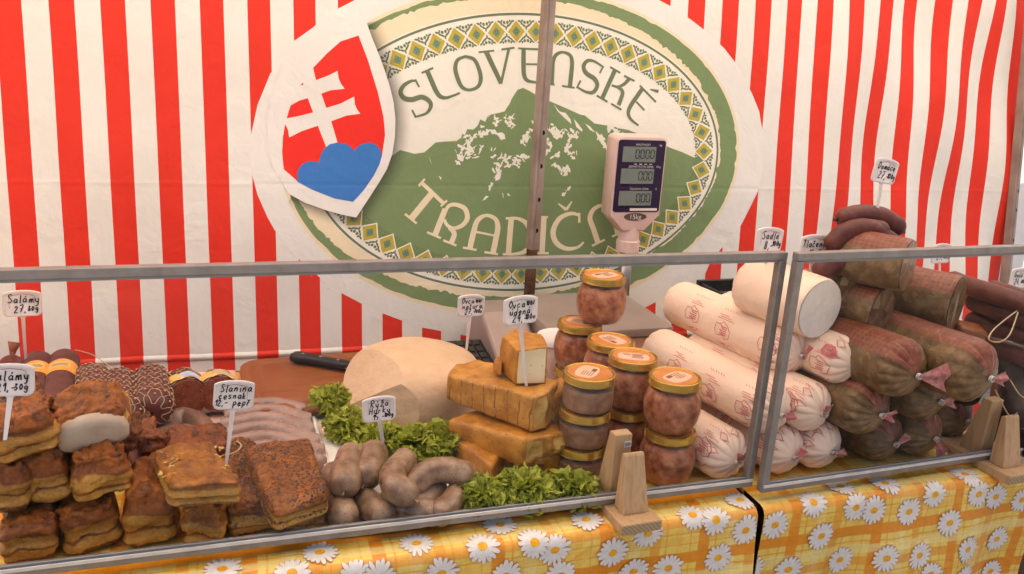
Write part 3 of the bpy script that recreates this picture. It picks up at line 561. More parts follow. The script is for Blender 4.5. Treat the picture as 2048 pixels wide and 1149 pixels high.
bf = N(nt, 'ShaderNodeNewGeometry'); nt.links.new(math_n(nt, 'MULTIPLY', math_n(nt, 'MULTIPLY', fr.outputs[0], .20), math_n(nt, 'SUBTRACT', 1.0, bf.outputs['Backfacing'])), m1.inputs[0]); nt.links.new(tp.outputs[0], m1.inputs[1]); nt.links.new(gl.outputs[0], m1.inputs[2])
dust = math_n(nt, 'MULTIPLY', ramp(nt, tnoise(nt, v, 7, 5, .65, .8), ((.52, (.02, .02, .02)), (.66, (.25, .25, .25)), (.80, (.8, .8, .8)))), .04)
nt.links.new(dust, m2.inputs[0]); nt.links.new(m1.outputs[0], m2.inputs[1]); nt.links.new(df.outputs[0], m2.inputs[2]); nt.links.new(m2.outputs[0], nt.nodes['Material Output'].inputs[0]); M['pane_glass'] = m
def screen(loc, rz, L, x0, z0, z1, label):
    s = empty('glass_screen', loc, (0, 0, rz)); T = .0112; Dp = .0135
    def rail(name, za, zb, xa, xb):
        a = MB(); prof = [(0, za), (0, zb), (Dp, zb), (Dp, za)]
        a.box(((xa+xb)/2, Dp/2, (za+zb)/2), (xb-xa, Dp, zb-za)); o = a.build(name, 'aluminium', s, smooth=False)
        bv = o.modifiers.new('bevel', 'BEVEL'); bv.width = .0012; bv.segments = 2
        return o
    t_ = rail('top_rail', z1-T, z1, x0, x0+L)
    b_ = rail('bottom_rail', z0, z0+T+.001, x0, x0+L)
    a = MB(); a.box((x0+L/2, -.0012, z0+.0115), (L-.004, .0022, .004)); a.build('highlight_bead', 'bead_highlight', b_, smooth=False)
    for xe in (x0, x0+L-T):
        rail('stile', z0+T+.0012, z1-T-.0002, xe, xe+T)
    a = MB(); a.box((x0+L/2, Dp/2, (z0+z1)/2), (L-2*T+.004, .0035, z1-z0-2*T+.004)); a.build('pane', 'pane_glass', s, smooth=False)
    a = MB(); 
    for z in (z0+T+.0025, z1-T-.0018): a.box((x0+L/2, Dp/2-.0028, z), (L-2*T, .0016, .0028))
    a.build('gasket', 'gasket', s, smooth=False)
    return tag(s, label, 'glass screen', 'glass screens along the counter front')
screen((0, -.025, 0), 0, 1.33, -.392, .016, .3755, 'long left glass screen in a grey aluminium frame before the bacon')
screen((.9395, -.0455, 0), math.radians(1.75), .72, 0, .0155, .379, 'right glass screen in a grey aluminium frame before the pressed-meat rolls')
m, nt, b = new_mat('pine_wood'); v = coords(nt)
mp = N(nt, 'ShaderNodeMapping'); mp.inputs['Scale'].default_value = (60, 60, 6); nt.links.new(v, mp.inputs[0])
w_ = tnoise(nt, mp.outputs[0], 1.6, 4, .5, .6)
nt.links.new(ramp(nt, w_, ((.3, (.40, .235, .11)), (.55, (.50, .32, .165)), (.75, (.36, .20, .09)))), b.inputs['Base Color']); b.inputs['Roughness'].default_value = .65; bump(nt, b, w_, .0006); M['pine_wood'] = m
def end_grain():
    m, nt, b = new_mat('end_grain'); v = coords(nt)
    wv = N(nt, 'ShaderNodeTexWave', wave_type='BANDS', bands_direction='DIAGONAL'); wv.inputs['Scale'].default_value = 95; wv.inputs['Distortion'].default_value = 3; wv.inputs['Detail'].default_value = 2
    nt.links.new(v, wv.inputs[0]); nt.links.new(ramp(nt, wv.outputs[1], ((0, (.30, .20, .10)), (1, (.43, .31, .17)))), b.inputs['Base Color']); b.inputs['Roughness'].default_value = .75; M['end_grain'] = m
end_grain()
M['paper_white'] = simple('paper_white', (.78, .76, .72), rough=.6); M['ink'] = simple('ink', (.012, .012, .02), rough=.45)
def clamp(loc, rz, label, sticker):
    c = empty('wooden_clamp', loc, (0, 0, rz))
    a = MB(); a.box((0, .022, .0077), (.062, .150, .0154)); a.m[2] = 1; a.m[3] = 1
    o = a.build('base_block', ['pine_wood', 'end_grain'], c, smooth=False); bv = o.modifiers.new('bevel', 'BEVEL'); bv.width = .0012
    a = MB(); prof = [(-.0275, .0156), (.0005, .0156), (.0005, .096), (-.0065, .099), (-.009, .095)]
    a.prism([(p[0]-.0005-.0, p[1]) for p in prof], lambda p, q: (q*(1-.32*(p[1]-.018)/.11), p[0]-.002, p[1]), -.0175, .0215); o = a.build('front_jaw', 'pine_wood', c, smooth=False); bv = o.modifiers.new('bevel', 'BEVEL'); bv.width = .001
    a = MB(); a.prism([(.0165, .0156), (.058, .0156), (.034, .114), (.0165, .114)], lambda p, q: (q, p[0], p[1]), -.016, .011); o = a.build('rear_jaw', 'pine_wood', c, smooth=False); bv = o.modifiers.new('bevel', 'BEVEL'); bv.width = .001
    if sticker:
        a = MB(); a.box((.0045, .0158, .099), (.010, .0006, .009)); o = a.build('sticker', 'paper_white', c, smooth=False)
        a = MB()
        for k in range(5): a.box((.0010+.0017*k, .0153, .099), (.0007, .0004, .006))
        a.build('barcode', 'ink', o, smooth=False)
    return tag(c, label, 'clamp stand', 'wooden feet that grip the glass')
clamp((0.7276, -.0255, 0), math.radians(2), 'pale wooden clamp foot with a sticker holding the left glass screen', True)
clamp((1.4008, -.033, 0), math.radians(3), 'pale wooden clamp foot at the right edge holding the right glass screen', False)

# ------------------------------------------------------------------ smoked bacon
def bacon_mat(name, crust1, crust2, fat, meat, pepper=0.0, layers=True):
    m, nt, b = new_mat(name); v = coords(nt); gen = coords(nt, 'Generated'); sep = N(nt, 'ShaderNodeSeparateXYZ'); nt.links.new(gen, sep.inputs[0])
    inf = nt.nodes.new('ShaderNodeObjectInfo')
    z = math_n(nt, 'ADD', sep.outputs[2], math_n(nt, 'MULTIPLY', math_n(nt, 'SUBTRACT', tnoise(nt, v, 24, 3, .5), .5), .36))
    z = math_n(nt, 'ADD', z, math_n(nt, 'MULTIPLY', math_n(nt, 'SUBTRACT', inf.outputs['Random'], .5), .16))
    n1 = tnoise(nt, v, 55, 6, .65, .5); crust = ramp(nt, n1, ((.34, crust1), (.52, crust2), (.72, [min(1, k*1.75) for k in crust2])))
    if layers:
        lay = ramp(nt, z, ((0, [k*.5 for k in crust1]), (.11, crust1), (.13, fat), (.29, [k*.85 for k in fat]), (.31, meat), (.34, [k*.75 for k in meat]), (.36, fat), (.54, [k*.8 for k in fat]), (.57, meat), (.80, crust2)))
        lay = mixc(nt, .36, lay, crust)
        up = math_n(nt, 'GREATER_THAN', z, .72)
        col = mixc(nt, math_n(nt, 'MULTIPLY', up, .75), lay, crust)
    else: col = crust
    glz = ramp(nt, tnoise(nt, v, 16, 3), ((.4, (1, 1, 1)), (.75, (.62, .42, .30)))); col = mixc(nt, .75, col, glz, 'MULTIPLY')
    grit = ramp(nt, tnoise(nt, v, 260, 4, .75), ((.36, (.42, .36, .32)), (.56, (1, 1, 1)))); col = mixc(nt, .55, col, grit, 'MULTIPLY')
    if pepper:
        d = tvor(nt, v, 250).outputs['Distance']; msk = math_n(nt, 'MULTIPLY', math_n(nt, 'LESS_THAN', d, .44), ramp(nt, tnoise(nt, v, 30, 3), ((.34, (0, 0, 0)), (.50, (1, 1, 1)))))
        nrm = N(nt, 'ShaderNodeSeparateXYZ'); nt.links.new(coords(nt, 'Normal'), nrm.inputs[0])
        msk = math_n(nt, 'MULTIPLY', msk, math_n(nt, 'GREATER_THAN', nrm.outputs[2], .35))
        col = mixc(nt, math_n(nt, 'MULTIPLY', msk, pepper), col, (.03, .016, .01))
    hs = N(nt, 'ShaderNodeHueSaturation'); nt.links.new(col, hs.inputs['Color'])
    r = N(nt, 'ShaderNodeMapRange'); nt.links.new(inf.outputs['Random'], r.inputs[0]); r.inputs[3].default_value = .82; r.inputs[4].default_value = 1.15; nt.links.new(r.outputs[0], hs.inputs['Value'])
    nt.links.new(hs.outputs[0], b.inputs['Base Color'])
    rr = N(nt, 'ShaderNodeMapRange'); nt.links.new(n1, rr.inputs[0]); rr.inputs[1].default_value = .3; rr.inputs[2].default_value = .7; rr.inputs[3].default_value = .16; rr.inputs[4].default_value = .50; nt.links.new(rr.outputs[0], b.inputs['Roughness'])
    bump(nt, b, tnoise(nt, v, 150, 7, .72), .0030, 1.0); b.inputs['Specular IOR Level'].default_value = .34; b.inputs['Coat Weight'].default_value = .10; b.inputs['Coat Roughness'].default_value = .10; M[name] = m
bacon_mat('bacon', (.085, .019, .0015), (.35, .105, .008), (.70, .40, .065), (.16, .040, .003))
bacon_mat('bacon_pale', (.16, .048, .006), (.42, .165, .021), (.70, .42, .085), (.24, .075, .010))
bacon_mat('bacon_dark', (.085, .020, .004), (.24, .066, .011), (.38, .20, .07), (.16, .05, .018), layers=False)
bacon_mat('bacon_pepper', (.11, .028, .003), (.30, .10, .011), (.60, .36, .065), (.19, .055, .007), pepper=1.0)
M['fat_cut'] = simple('fat_cut', (.52, .43, .33), (.44, .31, .22), 40, .35, bmp=.0004, bscale=80, sss=.15)
def bacon_body(size, seed, n=34, lumps=1.0, bend=0.0, skew=0.0):
    hx, hy, hz = [k/2 for k in size]
    def disp(p, d):
        q = p.copy(); zf = (p.z+hz)/(2*hz); side = 1-abs(d.z); sv = Vector((seed*7.3, seed*3.1, seed*1.7))
        big = nz(p, 24, seed); rdg = noise.ridged_multi_fractal(p*46+sv, 1.0, 2.1, 4, 1.0, 2.0)-1.1; tb = noise.turbulence(p*90+sv, 4, False)-.5
        top = smooth01(.5, .95, zf)
        q += d*lumps*(.0062*big+.0030*tb*(.4+top)+.0020*rdg*(.25+1.1*top))
        # cut sides: the fat bands stand proud of the lean between them, with a crisp ledge
        ph = zf*2*PI*2.4+big*2.4+seed*1.3+.8*nz((p.x, p.y, 0), 30, seed+4)
        q += Vector((d.x, d.y, 0))*side*(.0021*math.tanh(2.6*math.cos(ph))-.0010)*smooth01(.95, .6, zf)
        if top > .3: q.z += lumps*top*(.005*nz((p.x, p.y, 0), 42, seed+2)+.003*nz((p.x, p.y, 0), 110, seed+6))
        # edges pull in unevenly towards the top
        q.x *= 1-.10*top*(.5+nz((p.y*20, seed, 0), 1, seed)); q.y *= 1-.06*top
        q.z += bend*((p.x/hx)**2)*-1; q.x += skew*(zf-.5)
        return q
    return rbox_mesh(size, min(size)*.24, n, disp)
def bacon(front, size, rot, mat, seed, label, lumps=1.0, bend=0.0, skew=0.0, parent_loc=None):
    """front = middle of the face towards the customer"""
    R_ = Euler([math.radians(k) for k in rot])
    loc = Vector(front)+R_.to_matrix() @ Vector((0, size[1]/2, 0))
    o = bacon_body(size, seed, 34, lumps, bend, skew).build('bacon_slab', mat, loc=loc, rot=R_)
    return tag(o, label, 'bacon', 'smoked bacon pieces in the pile')
bacon((-0.0219, 0.0166, 0.032), (.064, .095, .062), (0, 3, 9), 'bacon', 1, 'lumpy caramel brown bacon block in the bottom left corner of the glass', 1.2)
bacon((0.0432, 0.029, 0.032), (.064, .095, .064), (2, -6, 15), 'bacon', 2, 'brown bacon block with two pale fat bands, bottom row beside the corner block')
bacon((0.108, 0.0267, 0.04), (.062, .11, .080), (0, 2, 1), 'bacon', 3, 'tall bacon block with two thick cream fat bands above a dark rind', .8)
bacon((0.1673, 0.0079, 0.033), (.050, .10, .068), (0, 5, -12), 'bacon_pale', 14, 'golden tan lumpy bacon block under the diamond-shaped slab', 1.6)
bacon((0.2306, 0.0258, 0.026), (.066, .17, .050), (6, 0, 9), 'bacon_pepper', 5, 'long brown bacon slab lying under the edge of the peppered slab')
bacon((0.2929, 0.0162, 0.019), (.052, .11, .038), (0, 0, 4), 'bacon_pepper', 6, 'small peppered bacon piece under the front of the big peppered slab', .8)
bacon((-0.0453, 0.0304, 0.096), (.050, .10, .060), (0, 4, -6), 'bacon', 7, 'bacon block cut off by the left edge in the middle row')
bacon((-0.006, 0.0446, 0.098), (.055, .10, .064), (0, -9, 8), 'bacon', 8, 'bacon block with a slanting fat band, second of the middle row')
bacon((0.0595, 0.035, 0.1), (.070, .105, .066), (-4, 3, 14), 'bacon', 9, 'big bacon block with a wavy crest and two rounded fat bands', 1.4)
bacon((-0.019, 0.0307, 0.16), (.068, .09, .055), (-6, -11, 10), 'bacon', 10, 'brown bacon block on top of the pile at the far left', 1.3)
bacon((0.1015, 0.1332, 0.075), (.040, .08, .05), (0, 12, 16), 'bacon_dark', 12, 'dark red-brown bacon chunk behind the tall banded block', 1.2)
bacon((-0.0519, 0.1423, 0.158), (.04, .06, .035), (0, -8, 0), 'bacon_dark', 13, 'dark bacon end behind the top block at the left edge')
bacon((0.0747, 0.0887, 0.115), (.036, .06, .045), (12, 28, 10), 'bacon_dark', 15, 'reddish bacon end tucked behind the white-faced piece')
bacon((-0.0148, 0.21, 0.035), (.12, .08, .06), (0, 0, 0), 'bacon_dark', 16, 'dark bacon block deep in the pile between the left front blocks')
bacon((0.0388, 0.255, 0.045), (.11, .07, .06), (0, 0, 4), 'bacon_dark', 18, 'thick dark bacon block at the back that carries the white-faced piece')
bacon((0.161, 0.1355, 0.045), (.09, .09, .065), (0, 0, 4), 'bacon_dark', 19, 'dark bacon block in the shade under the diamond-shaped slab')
# the piece with the white fat face
wf = empty('bacon_slab', (0.0401, 0.1002, 0.16), (math.radians(20), math.radians(-13), math.radians(6)))
bacon_body((.084, .070, .052), 21, 34, .9, .004).build('crust', 'bacon', wf)
a = MB(); n = 26; pts = []
for k in range(n):
    t = 2*PI*k/n; x = .038*math.cos(t)*(1-.10*math.sin(t)); z = (.0265 if math.sin(t) > 0 else .020)*math.copysign(abs(math.sin(t))**.7, math.sin(t)); pts.append((x, z-.004-.004*math.cos(t)))
a.add([(0, -.0465, -.004)]+[(p[0]*.7, -.0462, p[1]*.7-.0012) for p in pts]+[(p[0], -.0445, p[1]) for p in pts]+[(p[0]*1.03, -.030, p[1]*1.03) for p in pts],
      [(0, 1+k, 1+(k+1) % n) for k in range(n)]+[(1+k, n+1+k, n+1+(k+1) % n, 1+(k+1) % n) for k in range(n)]+[(n+1+k, 2*n+1+k, 2*n+1+(k+1) % n, n+1+(k+1) % n) for k in range(n)])
a.build('white_fat_face', 'fat_cut', wf)
tag(wf, 'bacon piece with a smooth white fat face, on top of the pile', 'bacon', 'smoked bacon pieces in the pile')
def slab(corners, thick, mat, seed, label, n=26, lumps=.8):
    """a flat slab given by the four corners of its top: back left, back right, front right, front left"""
    c = [Vector(k) for k in corners]; ctr = sum(c, Vector())/4
    nrm = (c[1]-c[3]).cross(c[0]-c[2]).normalized()
    if nrm.z < 0: nrm = -nrm
    ex = ((c[1]+c[2])-(c[0]+c[3])).normalized(); ey = nrm.cross(ex).normalized()
    Rm = Matrix((ex, ey, nrm)).transposed(); loc = ctr-nrm*thick/2
    loc2 = [Rm.transposed() @ (k-ctr) for k in c]
    def disp(p, d):
        a, q = p.x+.5, p.y+.5
        base = loc2[3]*(1-a)*(1-q)+loc2[2]*a*(1-q)+loc2[1]*a*q+loc2[0]*(1-a)*q
        w = Vector((base.x, base.y, p.z*thick))
        zf = p.z+.5; side = 1-abs(d.z); top = smooth01(.5, 1, zf)
        w += d*.004*lumps*(nz(w, 30, seed)+.5*nz(w, 80, seed+1))*(.5+top)
        w += Vector((d.x, d.y, 0))*side*.0018*math.cos(zf*2*PI*2+seed)
        w.z += .004*math.sin(a*3+seed)*top
        return w
    o = rbox_mesh((1, 1, 1), .14, n, disp).build('bacon_slab', mat, loc=loc, rot=Rm.to_euler())
    return tag(o, label, 'bacon', 'smoked bacon pieces in the pile')
slab([(0.219, 0.1335, 0.082), (0.3075, 0.1362, 0.085), (0.3207, -0.0031, 0.07), (0.251, -0.0275, 0.07)], .036, 'bacon_pepper', 4, 'large peppered bacon slab leaning on the others beside the grey sausages')
dsl = slab([(0.1062, 0.1025, 0.098), (0.1744, 0.1147, 0.098), (0.2186, -0.0099, 0.098), (0.135, -0.004, 0.102)], .030, 'bacon_pale', 6, 'flat diamond-shaped golden bacon slab sprinkled with onion', lumps=1.2)

M['onion_bits'] = simple('onion_bits', (.62, .42, .15), (.48, .26, .07), 90, .5)
b = MB(); ro = random.Random(9)
for k in range(70):
    x, y = ro.uniform(-.038, .042), ro.uniform(-.030, .038); s = ro.uniform(.0012, .0032); an = ro.uniform(0, 3)
    b.box((x, y, .0165+ro.uniform(-.001, .0015)), (s*1.8, s, .0016), rot=(ro.uniform(-.4, .4), ro.uniform(-.4, .4), an))
o = b.build('onion_bits', 'onion_bits', dsl, smooth=False); o['kind'] = 'stuff'

# ------------------------------------------------------------------ sausages
def sausage_body(pts, r, n=16, ends=.9, wob=.06, seed=0):
    P = smoothpath(pts, 9); k = len(P)
    L = [0]
    for i in range(1, k): L.append(L[-1]+(P[i]-P[i-1]).length)
    tot = L[-1]
    t0 = (P[1]-P[0]).normalized(); t1 = (P[-1]-P[-2]).normalized()
    full, rad = [], []
    for s in (0, .12, .3, .55, .8):
        full.append(P[0]-t0*r*ends*(1-s)); rad.append(r*math.sqrt(max(0.004, 1-(1-s)**2)))
    for i in range(k):
        full.append(P[i]); rad.append(r*(1+wob*nz((L[i]*30, seed, 0), 1, seed)))
    for s in (.2, .45, .7, .88, 1):
        full.append(P[-1]+t1*r*ends*s); rad.append(r*math.sqrt(max(0.004, 1-s*s)))
    b = MB(); b.tube(full, rad, n)
    m_ = len(full)
    for i in range(m_):
        e = min(i, m_-1-i)/(m_-1); wr = .05*smooth01(.22, .05, e)+.012
        for j in range(n):
            q = Vector(b.v[i*n+j]); c = full[i]; b.v[i*n+j] = tuple(c+(q-c)*(1+wr*nz((math.cos(2*PI*j/n)*3, math.sin(2*PI*j/n)*3, i*.35), 1.6, seed+2)))
    return b
def sausage(name, pts, r, mat, label, group, cat='sausage', nubs=None, seed=0, wob=.09, n=26):
    c = sum((Vector(p) for p in pts), Vector())/len(pts)
    loc = [Vector(p)-c for p in pts]
    o = sausage_body(loc, r, n, .9, wob, seed).build(name, mat, loc=c)
    if nubs:
        for e, q in ((0, 1), (-1, -2)):
            t = (loc[e]-loc[q]).normalized(); s = loc[e]+t*r*.85
            b = MB(); b.tube([s, s+t*.004, s+t*.008], [.0028, .0016, .0026], 7); b.build('tied_end', nubs, o)
    return tag(o, label, cat, group)
M['grey_sausage'] = simple('grey_sausage', (.15, .078, .042), (.36, .225, .135), 46, .26, .42, bmp=.0007, bscale=110, speck=(210, .17, (.12, .065, .04)), coat=.5)
gs = 'grey rice sausages in the white tray'
sausage('rice_sausage', [(0.341, 0.1266, 0.022), (0.3376, 0.071, 0.022), (0.3414, 0.0125, 0.022)], .0195, 'grey_sausage', 'grey sausage lying lowest at the left end of the tray', gs, nubs='grey_sausage', seed=1)
sausage('rice_sausage', [(0.3637, 0.1113, 0.056), (0.3525, 0.0722, 0.054), (0.3466, 0.0454, 0.052)], .0215, 'grey_sausage', 'short grey sausage on top at the left end of the sausage heap', gs, nubs='grey_sausage', seed=2)
sausage('rice_sausage', [(0.3958, 0.1139, 0.056), (0.3856, 0.0839, 0.054), (0.3779, 0.0643, 0.05)], .0205, 'grey_sausage', 'grey sausage on top, right below the stem of the rice sausage tag', gs, nubs='grey_sausage', seed=3)
sausage('rice_sausage', [(0.3702, 0.0612, 0.022), (0.3796, 0.0329, 0.022), (0.3902, 0.0069, 0.021)], .0195, 'grey_sausage', 'grey sausage at the front pointing out at the glass over the tray edge', gs, nubs='grey_sausage', seed=4)
sausage('rice_sausage', [(0.4312, 0.0738, 0.062), (0.4102, 0.0419, 0.06), (0.4083, 0.0161, 0.058), (0.4196, -0.002, 0.055)], .0185, 'grey_sausage', 'grey sausage bent like an elbow in the middle of the heap', gs, nubs='grey_sausage', seed=5)
sausage('rice_sausage', [(0.5078, 0.0425, 0.05), (0.4843, 0.0497, 0.055), (0.4593, 0.0482, 0.054), (0.4387, 0.0382, 0.042)], .0185, 'grey_sausage', 'long curved brown-grey sausage arching towards the lettuce', gs, nubs='grey_sausage', seed=6)
sausage('rice_sausage', [(0.4061, 0.0379, 0.021), (0.426, 0.0166, 0.021), (0.448, 0.0016, 0.021)], .0195, 'grey_sausage', 'grey sausage lying along the rail under the elbow-shaped one', gs, nubs='grey_sausage', seed=7)
sausage('rice_sausage', [(0.4736, 0.0545, 0.024), (0.4533, 0.0324, 0.022), (0.4369, 0.0202, 0.022)], .0170, 'grey_sausage', 'small brown sausage under the long curved one', gs, nubs='grey_sausage', seed=8)
sausage('rice_sausage', [(0.5011, 0.032, 0.024), (0.4817, 0.0104, 0.022), (0.4657, -0.0049, 0.021)], .0185, 'grey_sausage', 'grey sausage at the right end of the heap against the front lettuce', gs, nubs='grey_sausage', seed=9)
# the tray they lie in
M['white_plastic'] = simple('white_plastic', (.78, .76, .73), (.70, .67, .63), 10, .35)
a = MB(); X0, X1, Y0, Y1 = .335, .745, -.004, .42
outer = [(X0, Y0), (X1, Y0), (X1, Y1), (X0-.008, Y1)]
def off(p, d): return [(q[0]+(d if q[0] < .5 else -d), q[1]+(d if q[1] < .2 else -d)) for q in p]
loops = [(outer, .0022), (outer, .013), (off(outer, .004), .0135), (off(outer, .010), .005)]
vs = [(p[0], p[1], z) for l, z in loops for p in l]; fs = [(i*4+k, i*4+(k+1) % 4, i*4+4+(k+1) % 4, i*4+4+k) for i in range(3) for k in range(4)]+[(12, 13, 14, 15)]
a.add(vs, fs); o = a.build('serving_tray', 'white_plastic', smooth=False); tag(o, 'low white plastic tray under the cheeses and grey sausages', 'tray')

# ------------------------------------------------------------------ salami row at the back left
M['salami_skin'] = simple('salami_skin', (.085, .026, .020), (.135, .048, .038), 45, .5, .65, bmp=.0008, bscale=120)
M['salami_meat'] = simple('salami_meat', (.17, .03, .014), (.30, .075, .03), 70, .35, speck=(260, .16, (.48, .25, .15)))
M['net_meat'] = simple('net_meat', (.075, .014, .012), (.125, .030, .024), 35, .34, bmp=.0008, bscale=90)
M['twine'] = simple('twine', (.55, .42, .27), (.40, .28, .16), 160, .8, bmp=.0004)
M['orange_band'] = simple('orange_band', (.78, .30, .03), (.85, .42, .10), 60, .4)
M['yellow_band'] = simple('yellow_band', (.70, .42, .10), (.80, .52, .16), 60, .4)
M['band_silver'] = simple('band_silver', (.35, .33, .25), (.5, .48, .40), 40, .35, metal=.4)
M['band_blue'] = simple('band_blue', (.28, .36, .55), (.45, .52, .66), 50, .4)
def log_axis(A, B):
    A, B = Vector(A), Vector(B); d = (B-A); L = d.length; d.normalize()
    x = Vector((0, 0, 1)); s = d.cross(x).normalized(); u = s.cross(d).normalized()
    return A, d, s, u, L
def log_object(name, A, B, r, label, cat, group, skin, bulge=None, cut=None, cutmat=None, n=28, k=40, sag=.04):
    """a log from near end A to far end B; local Y runs from A to B. returns the root and the surface function"""
    A, d, s, u, L = log_axis(A, B)
    Rm = Matrix((s, d, u)).transposed()
    def surf(th, y, off=0.0):
        t = y/L; e = 1.0
        if t < .5 and not cut: e = math.sqrt(max(.0, 1-max(0, 1-y/(r*.8))**2))
        if t >= .5: e = math.sqrt(max(.0, 1-max(0, 1-(L-y)/(r*.8))**2))
        q = r*e*(1+(bulge(th, y) if bulge else .02*nz((math.cos(th)*2, math.sin(th)*2, y*20), 1, 4)))
        return Vector((math.cos(th)*(q+off), y, math.sin(th)*(q+off)*(1-sag)))
    b = MB()
    yy = []
    for i in range(k+1):
        t = i/k; yy.append(L*t if cut else L*(.5-.5*math.cos(PI*t)))
    yy = [min(max(y, 1e-4), L-1e-4) for y in yy]
    b.grid(lambda a, c: surf(2*PI*a, yy[round(c*k)]), n, k+1, closed_u=True)
    b.add([surf(2*PI*i/n, yy[-1]) for i in range(n)], [tuple(range(n))])
    o = b.build(name, skin, loc=A, rot=Rm.to_euler())
    tag(o, label, cat, group)
    if cut:
        c = MB(); m_ = 6
        vs = [(0, -.0008, 0)]
        for j in range(1, m_+1):
            for i in range(n):
                p = surf(2*PI*i/n, 1e-4); f = j/m_; vs.append((p.x*f, -.0008*(1-f)+.0005*nz((p.x*f, p.z*f, 0), 120, 3)-.0006, p.z*f))
        fs = [(0, 1+i, 1+(i+1) % n) for i in range(n)]+[(1+(j-1)*n+i, 1+j*n+i, 1+j*n+(i+1) % n, 1+(j-1)*n+(i+1) % n) for j in range(1, m_) for i in range(n)]
        c.add(vs, fs); c.build('cut_face', cutmat, o)
    return o, surf, L
def band(o, surf, y0, y1, mat, name='label_band', a0=0, a1=2*PI, off=.0008, n=36):
    b = MB(); b.grid(lambda a, c: surf(a0+(a1-a0)*a, y0+(y1-y0)*c, off), n, 4); return b.build(name, mat, o)
sg = 'salamis laid side by side at the back left'
for A, B, lab in (((-0.0732, 0.2916, 0.07), (-0.1175, 0.5823, 0.05), 'plain brown salami with an orange paper band, left of its twin'), ((-0.04, 0.286, 0.072), (-0.0762, 0.58, 0.052), 'plain brown salami with an orange paper band, right of its twin')):
    o, sf, L = log_object('salami', A, B, .0245, lab, 'salami', sg, 'salami_skin')
    y = L*.52
    bb = band(o, sf, y, y+.062, 'orange_band'); band(bb, sf, y+.014, y+.046, 'yellow_band', 'printed_panel', PI*.30, PI*.72, .0012); band(bb, sf, y+.026, y+.036, 'band_silver', 'printed_stripe', PI*.36, PI*.66, .0017)
o, sf, L = log_object('salami', (-0.1114, 0.3086, 0.06), (-0.1618, 0.593, 0.045), .020, 'dark salami end with a twisted red tip at the far left', 'salami', sg, 'net_meat')
a = MB(); a.tube([(0, L-.005, .002), (0, L+.01, .006), (.002, L+.02, .016), (.006, L+.024, .03)], [.008, .003, .006, .011], 9); a.build('twisted_tip', 'salami_meat', o)
def netted(A, B, r, label, seed, cut=False, band_y=None, bandmats=None):
    NR = 4
    def bulge(th, y): 
        return .09*abs(math.sin(th*3.5+(.5*PI if int(y/.015) % 2 else 0)))**.7*abs(math.sin(PI*y/.015))**.6-.04+.03*nz((math.cos(th), math.sin(th), y*30), 1.5, seed)
    o, sf, L = log_object('netted_salami', A, B, r, label, 'salami', sg, 'net_meat', bulge, cut, 'salami_meat', n=40, k=48)
    b = MB(); rr = random.Random(seed)
    y = .012 if cut else .006; row = 0; NK = 7
    while y < L-.004:
        ph = PI*(row % 2); row += 1
        b.tube([sf(2*PI*i/84, min(max(y+.0075*math.cos(i*2*PI/84*NK+ph)+.0012*nz((i*.4, row, 0), 1, seed), .003), L-.003), .0003) for i in range(84)], .00062, 4, closed=True)
        for k in range(NK):
            q = sf(2*PI*(k+.5*(row % 2))/NK, min(max(y+.0075, .003), L-.003), .0008); b.tube([q-Vector((0, .0016, 0)), q, q+Vector((0, .0016, 0))], [.0006, .0019, .0006], 6)
        y += .015
    b.build('netting', 'twine', o)['kind'] = 'stuff'
    if band_y is not None:
        bb = band(o, sf, band_y, band_y+.03, bandmats[0], off=.0022, a0=PI*.05, a1=PI*.95)
        band(bb, sf, band_y+.004, band_y+.026, bandmats[1], 'printed_panel', PI*.28, PI*.58, .0028)
    return o
netted((0.0176, 0.2664, 0.072), (-0.0223, 0.4961, 0.05), .029, 'netted salami next to the two banded ones', 31)
netted((0.0524, 0.2597, 0.068), (0.0228, 0.4709, 0.048), .031, 'netted salami in the middle of the three with netting', 32)
netted((0.0891, 0.2909, 0.064), (0.0715, 0.4806, 0.046), .032, 'netted salami with loose twine, nearest the cut halves', 33)
netted((0.1352, 0.3816, 0.046), (0.1201, 0.4698, 0.04), .032, 'cut salami half with a white and blue paper band', 34, True, .008, ('yellow_band', 'band_blue'))
netted((0.1835, 0.3871, 0.046), (0.175, 0.46, 0.04), .030, 'cut salami half with a yellow band behind the bacon tag', 35, True, .010, ('yellow_band', 'twine'))
for A, B, r, lab in (((-0.0851, 0.3713, 0.024), (-0.1003, 0.6143, 0.024), .024, 'dark salami underneath the two banded ones'), ((-0.0146, 0.3617, 0.022), (-0.0429, 0.5275, 0.022), .022, 'dark salami lying under the first netted one'), ((0.0315, 0.3619, 0.022), (0.0028, 0.5193, 0.022), .022, 'dark salami lying under the middle netted one'), ((0.0773, 0.376, 0.02), (0.0614, 0.5251, 0.02), .020, 'dark salami lying under the netted one with loose twine')):
    log_object('salami', A, B, r, lab, 'salami', sg, 'salami_skin')
def string(pts, r, label, mat='twine', cat='string'):
    c = Vector(pts[0]); b = MB(); b.tube(smoothpath([Vector(p)-c for p in pts], 8), r, 6); o = b.build('string', mat, loc=c); return tag(o, label, cat)
string([(-0.0581, 0.5742, 0.07), (-0.0238, 0.5306, 0.075), (0.0042, 0.4915, 0.07), (0.0241, 0.4575, 0.066)], .0008, 'thin twine tail arching over the middle netted salami')
string([(0.0795, 0.4938, 0.066), (0.1016, 0.4408, 0.07), (0.1197, 0.4059, 0.066)], .0008, 'thin twine tail between the last netted salami and the cut half')
string([(0.1446, 0.2145, 0.05), (0.1606, 0.1966, 0.062), (0.1811, 0.1745, 0.06), (0.1909, 0.157, 0.05), (0.1821, 0.125, 0.06), (0.1624, 0.1436, 0.06)], .0011, 'loop of butcher twine by the diamond-shaped bacon slab')
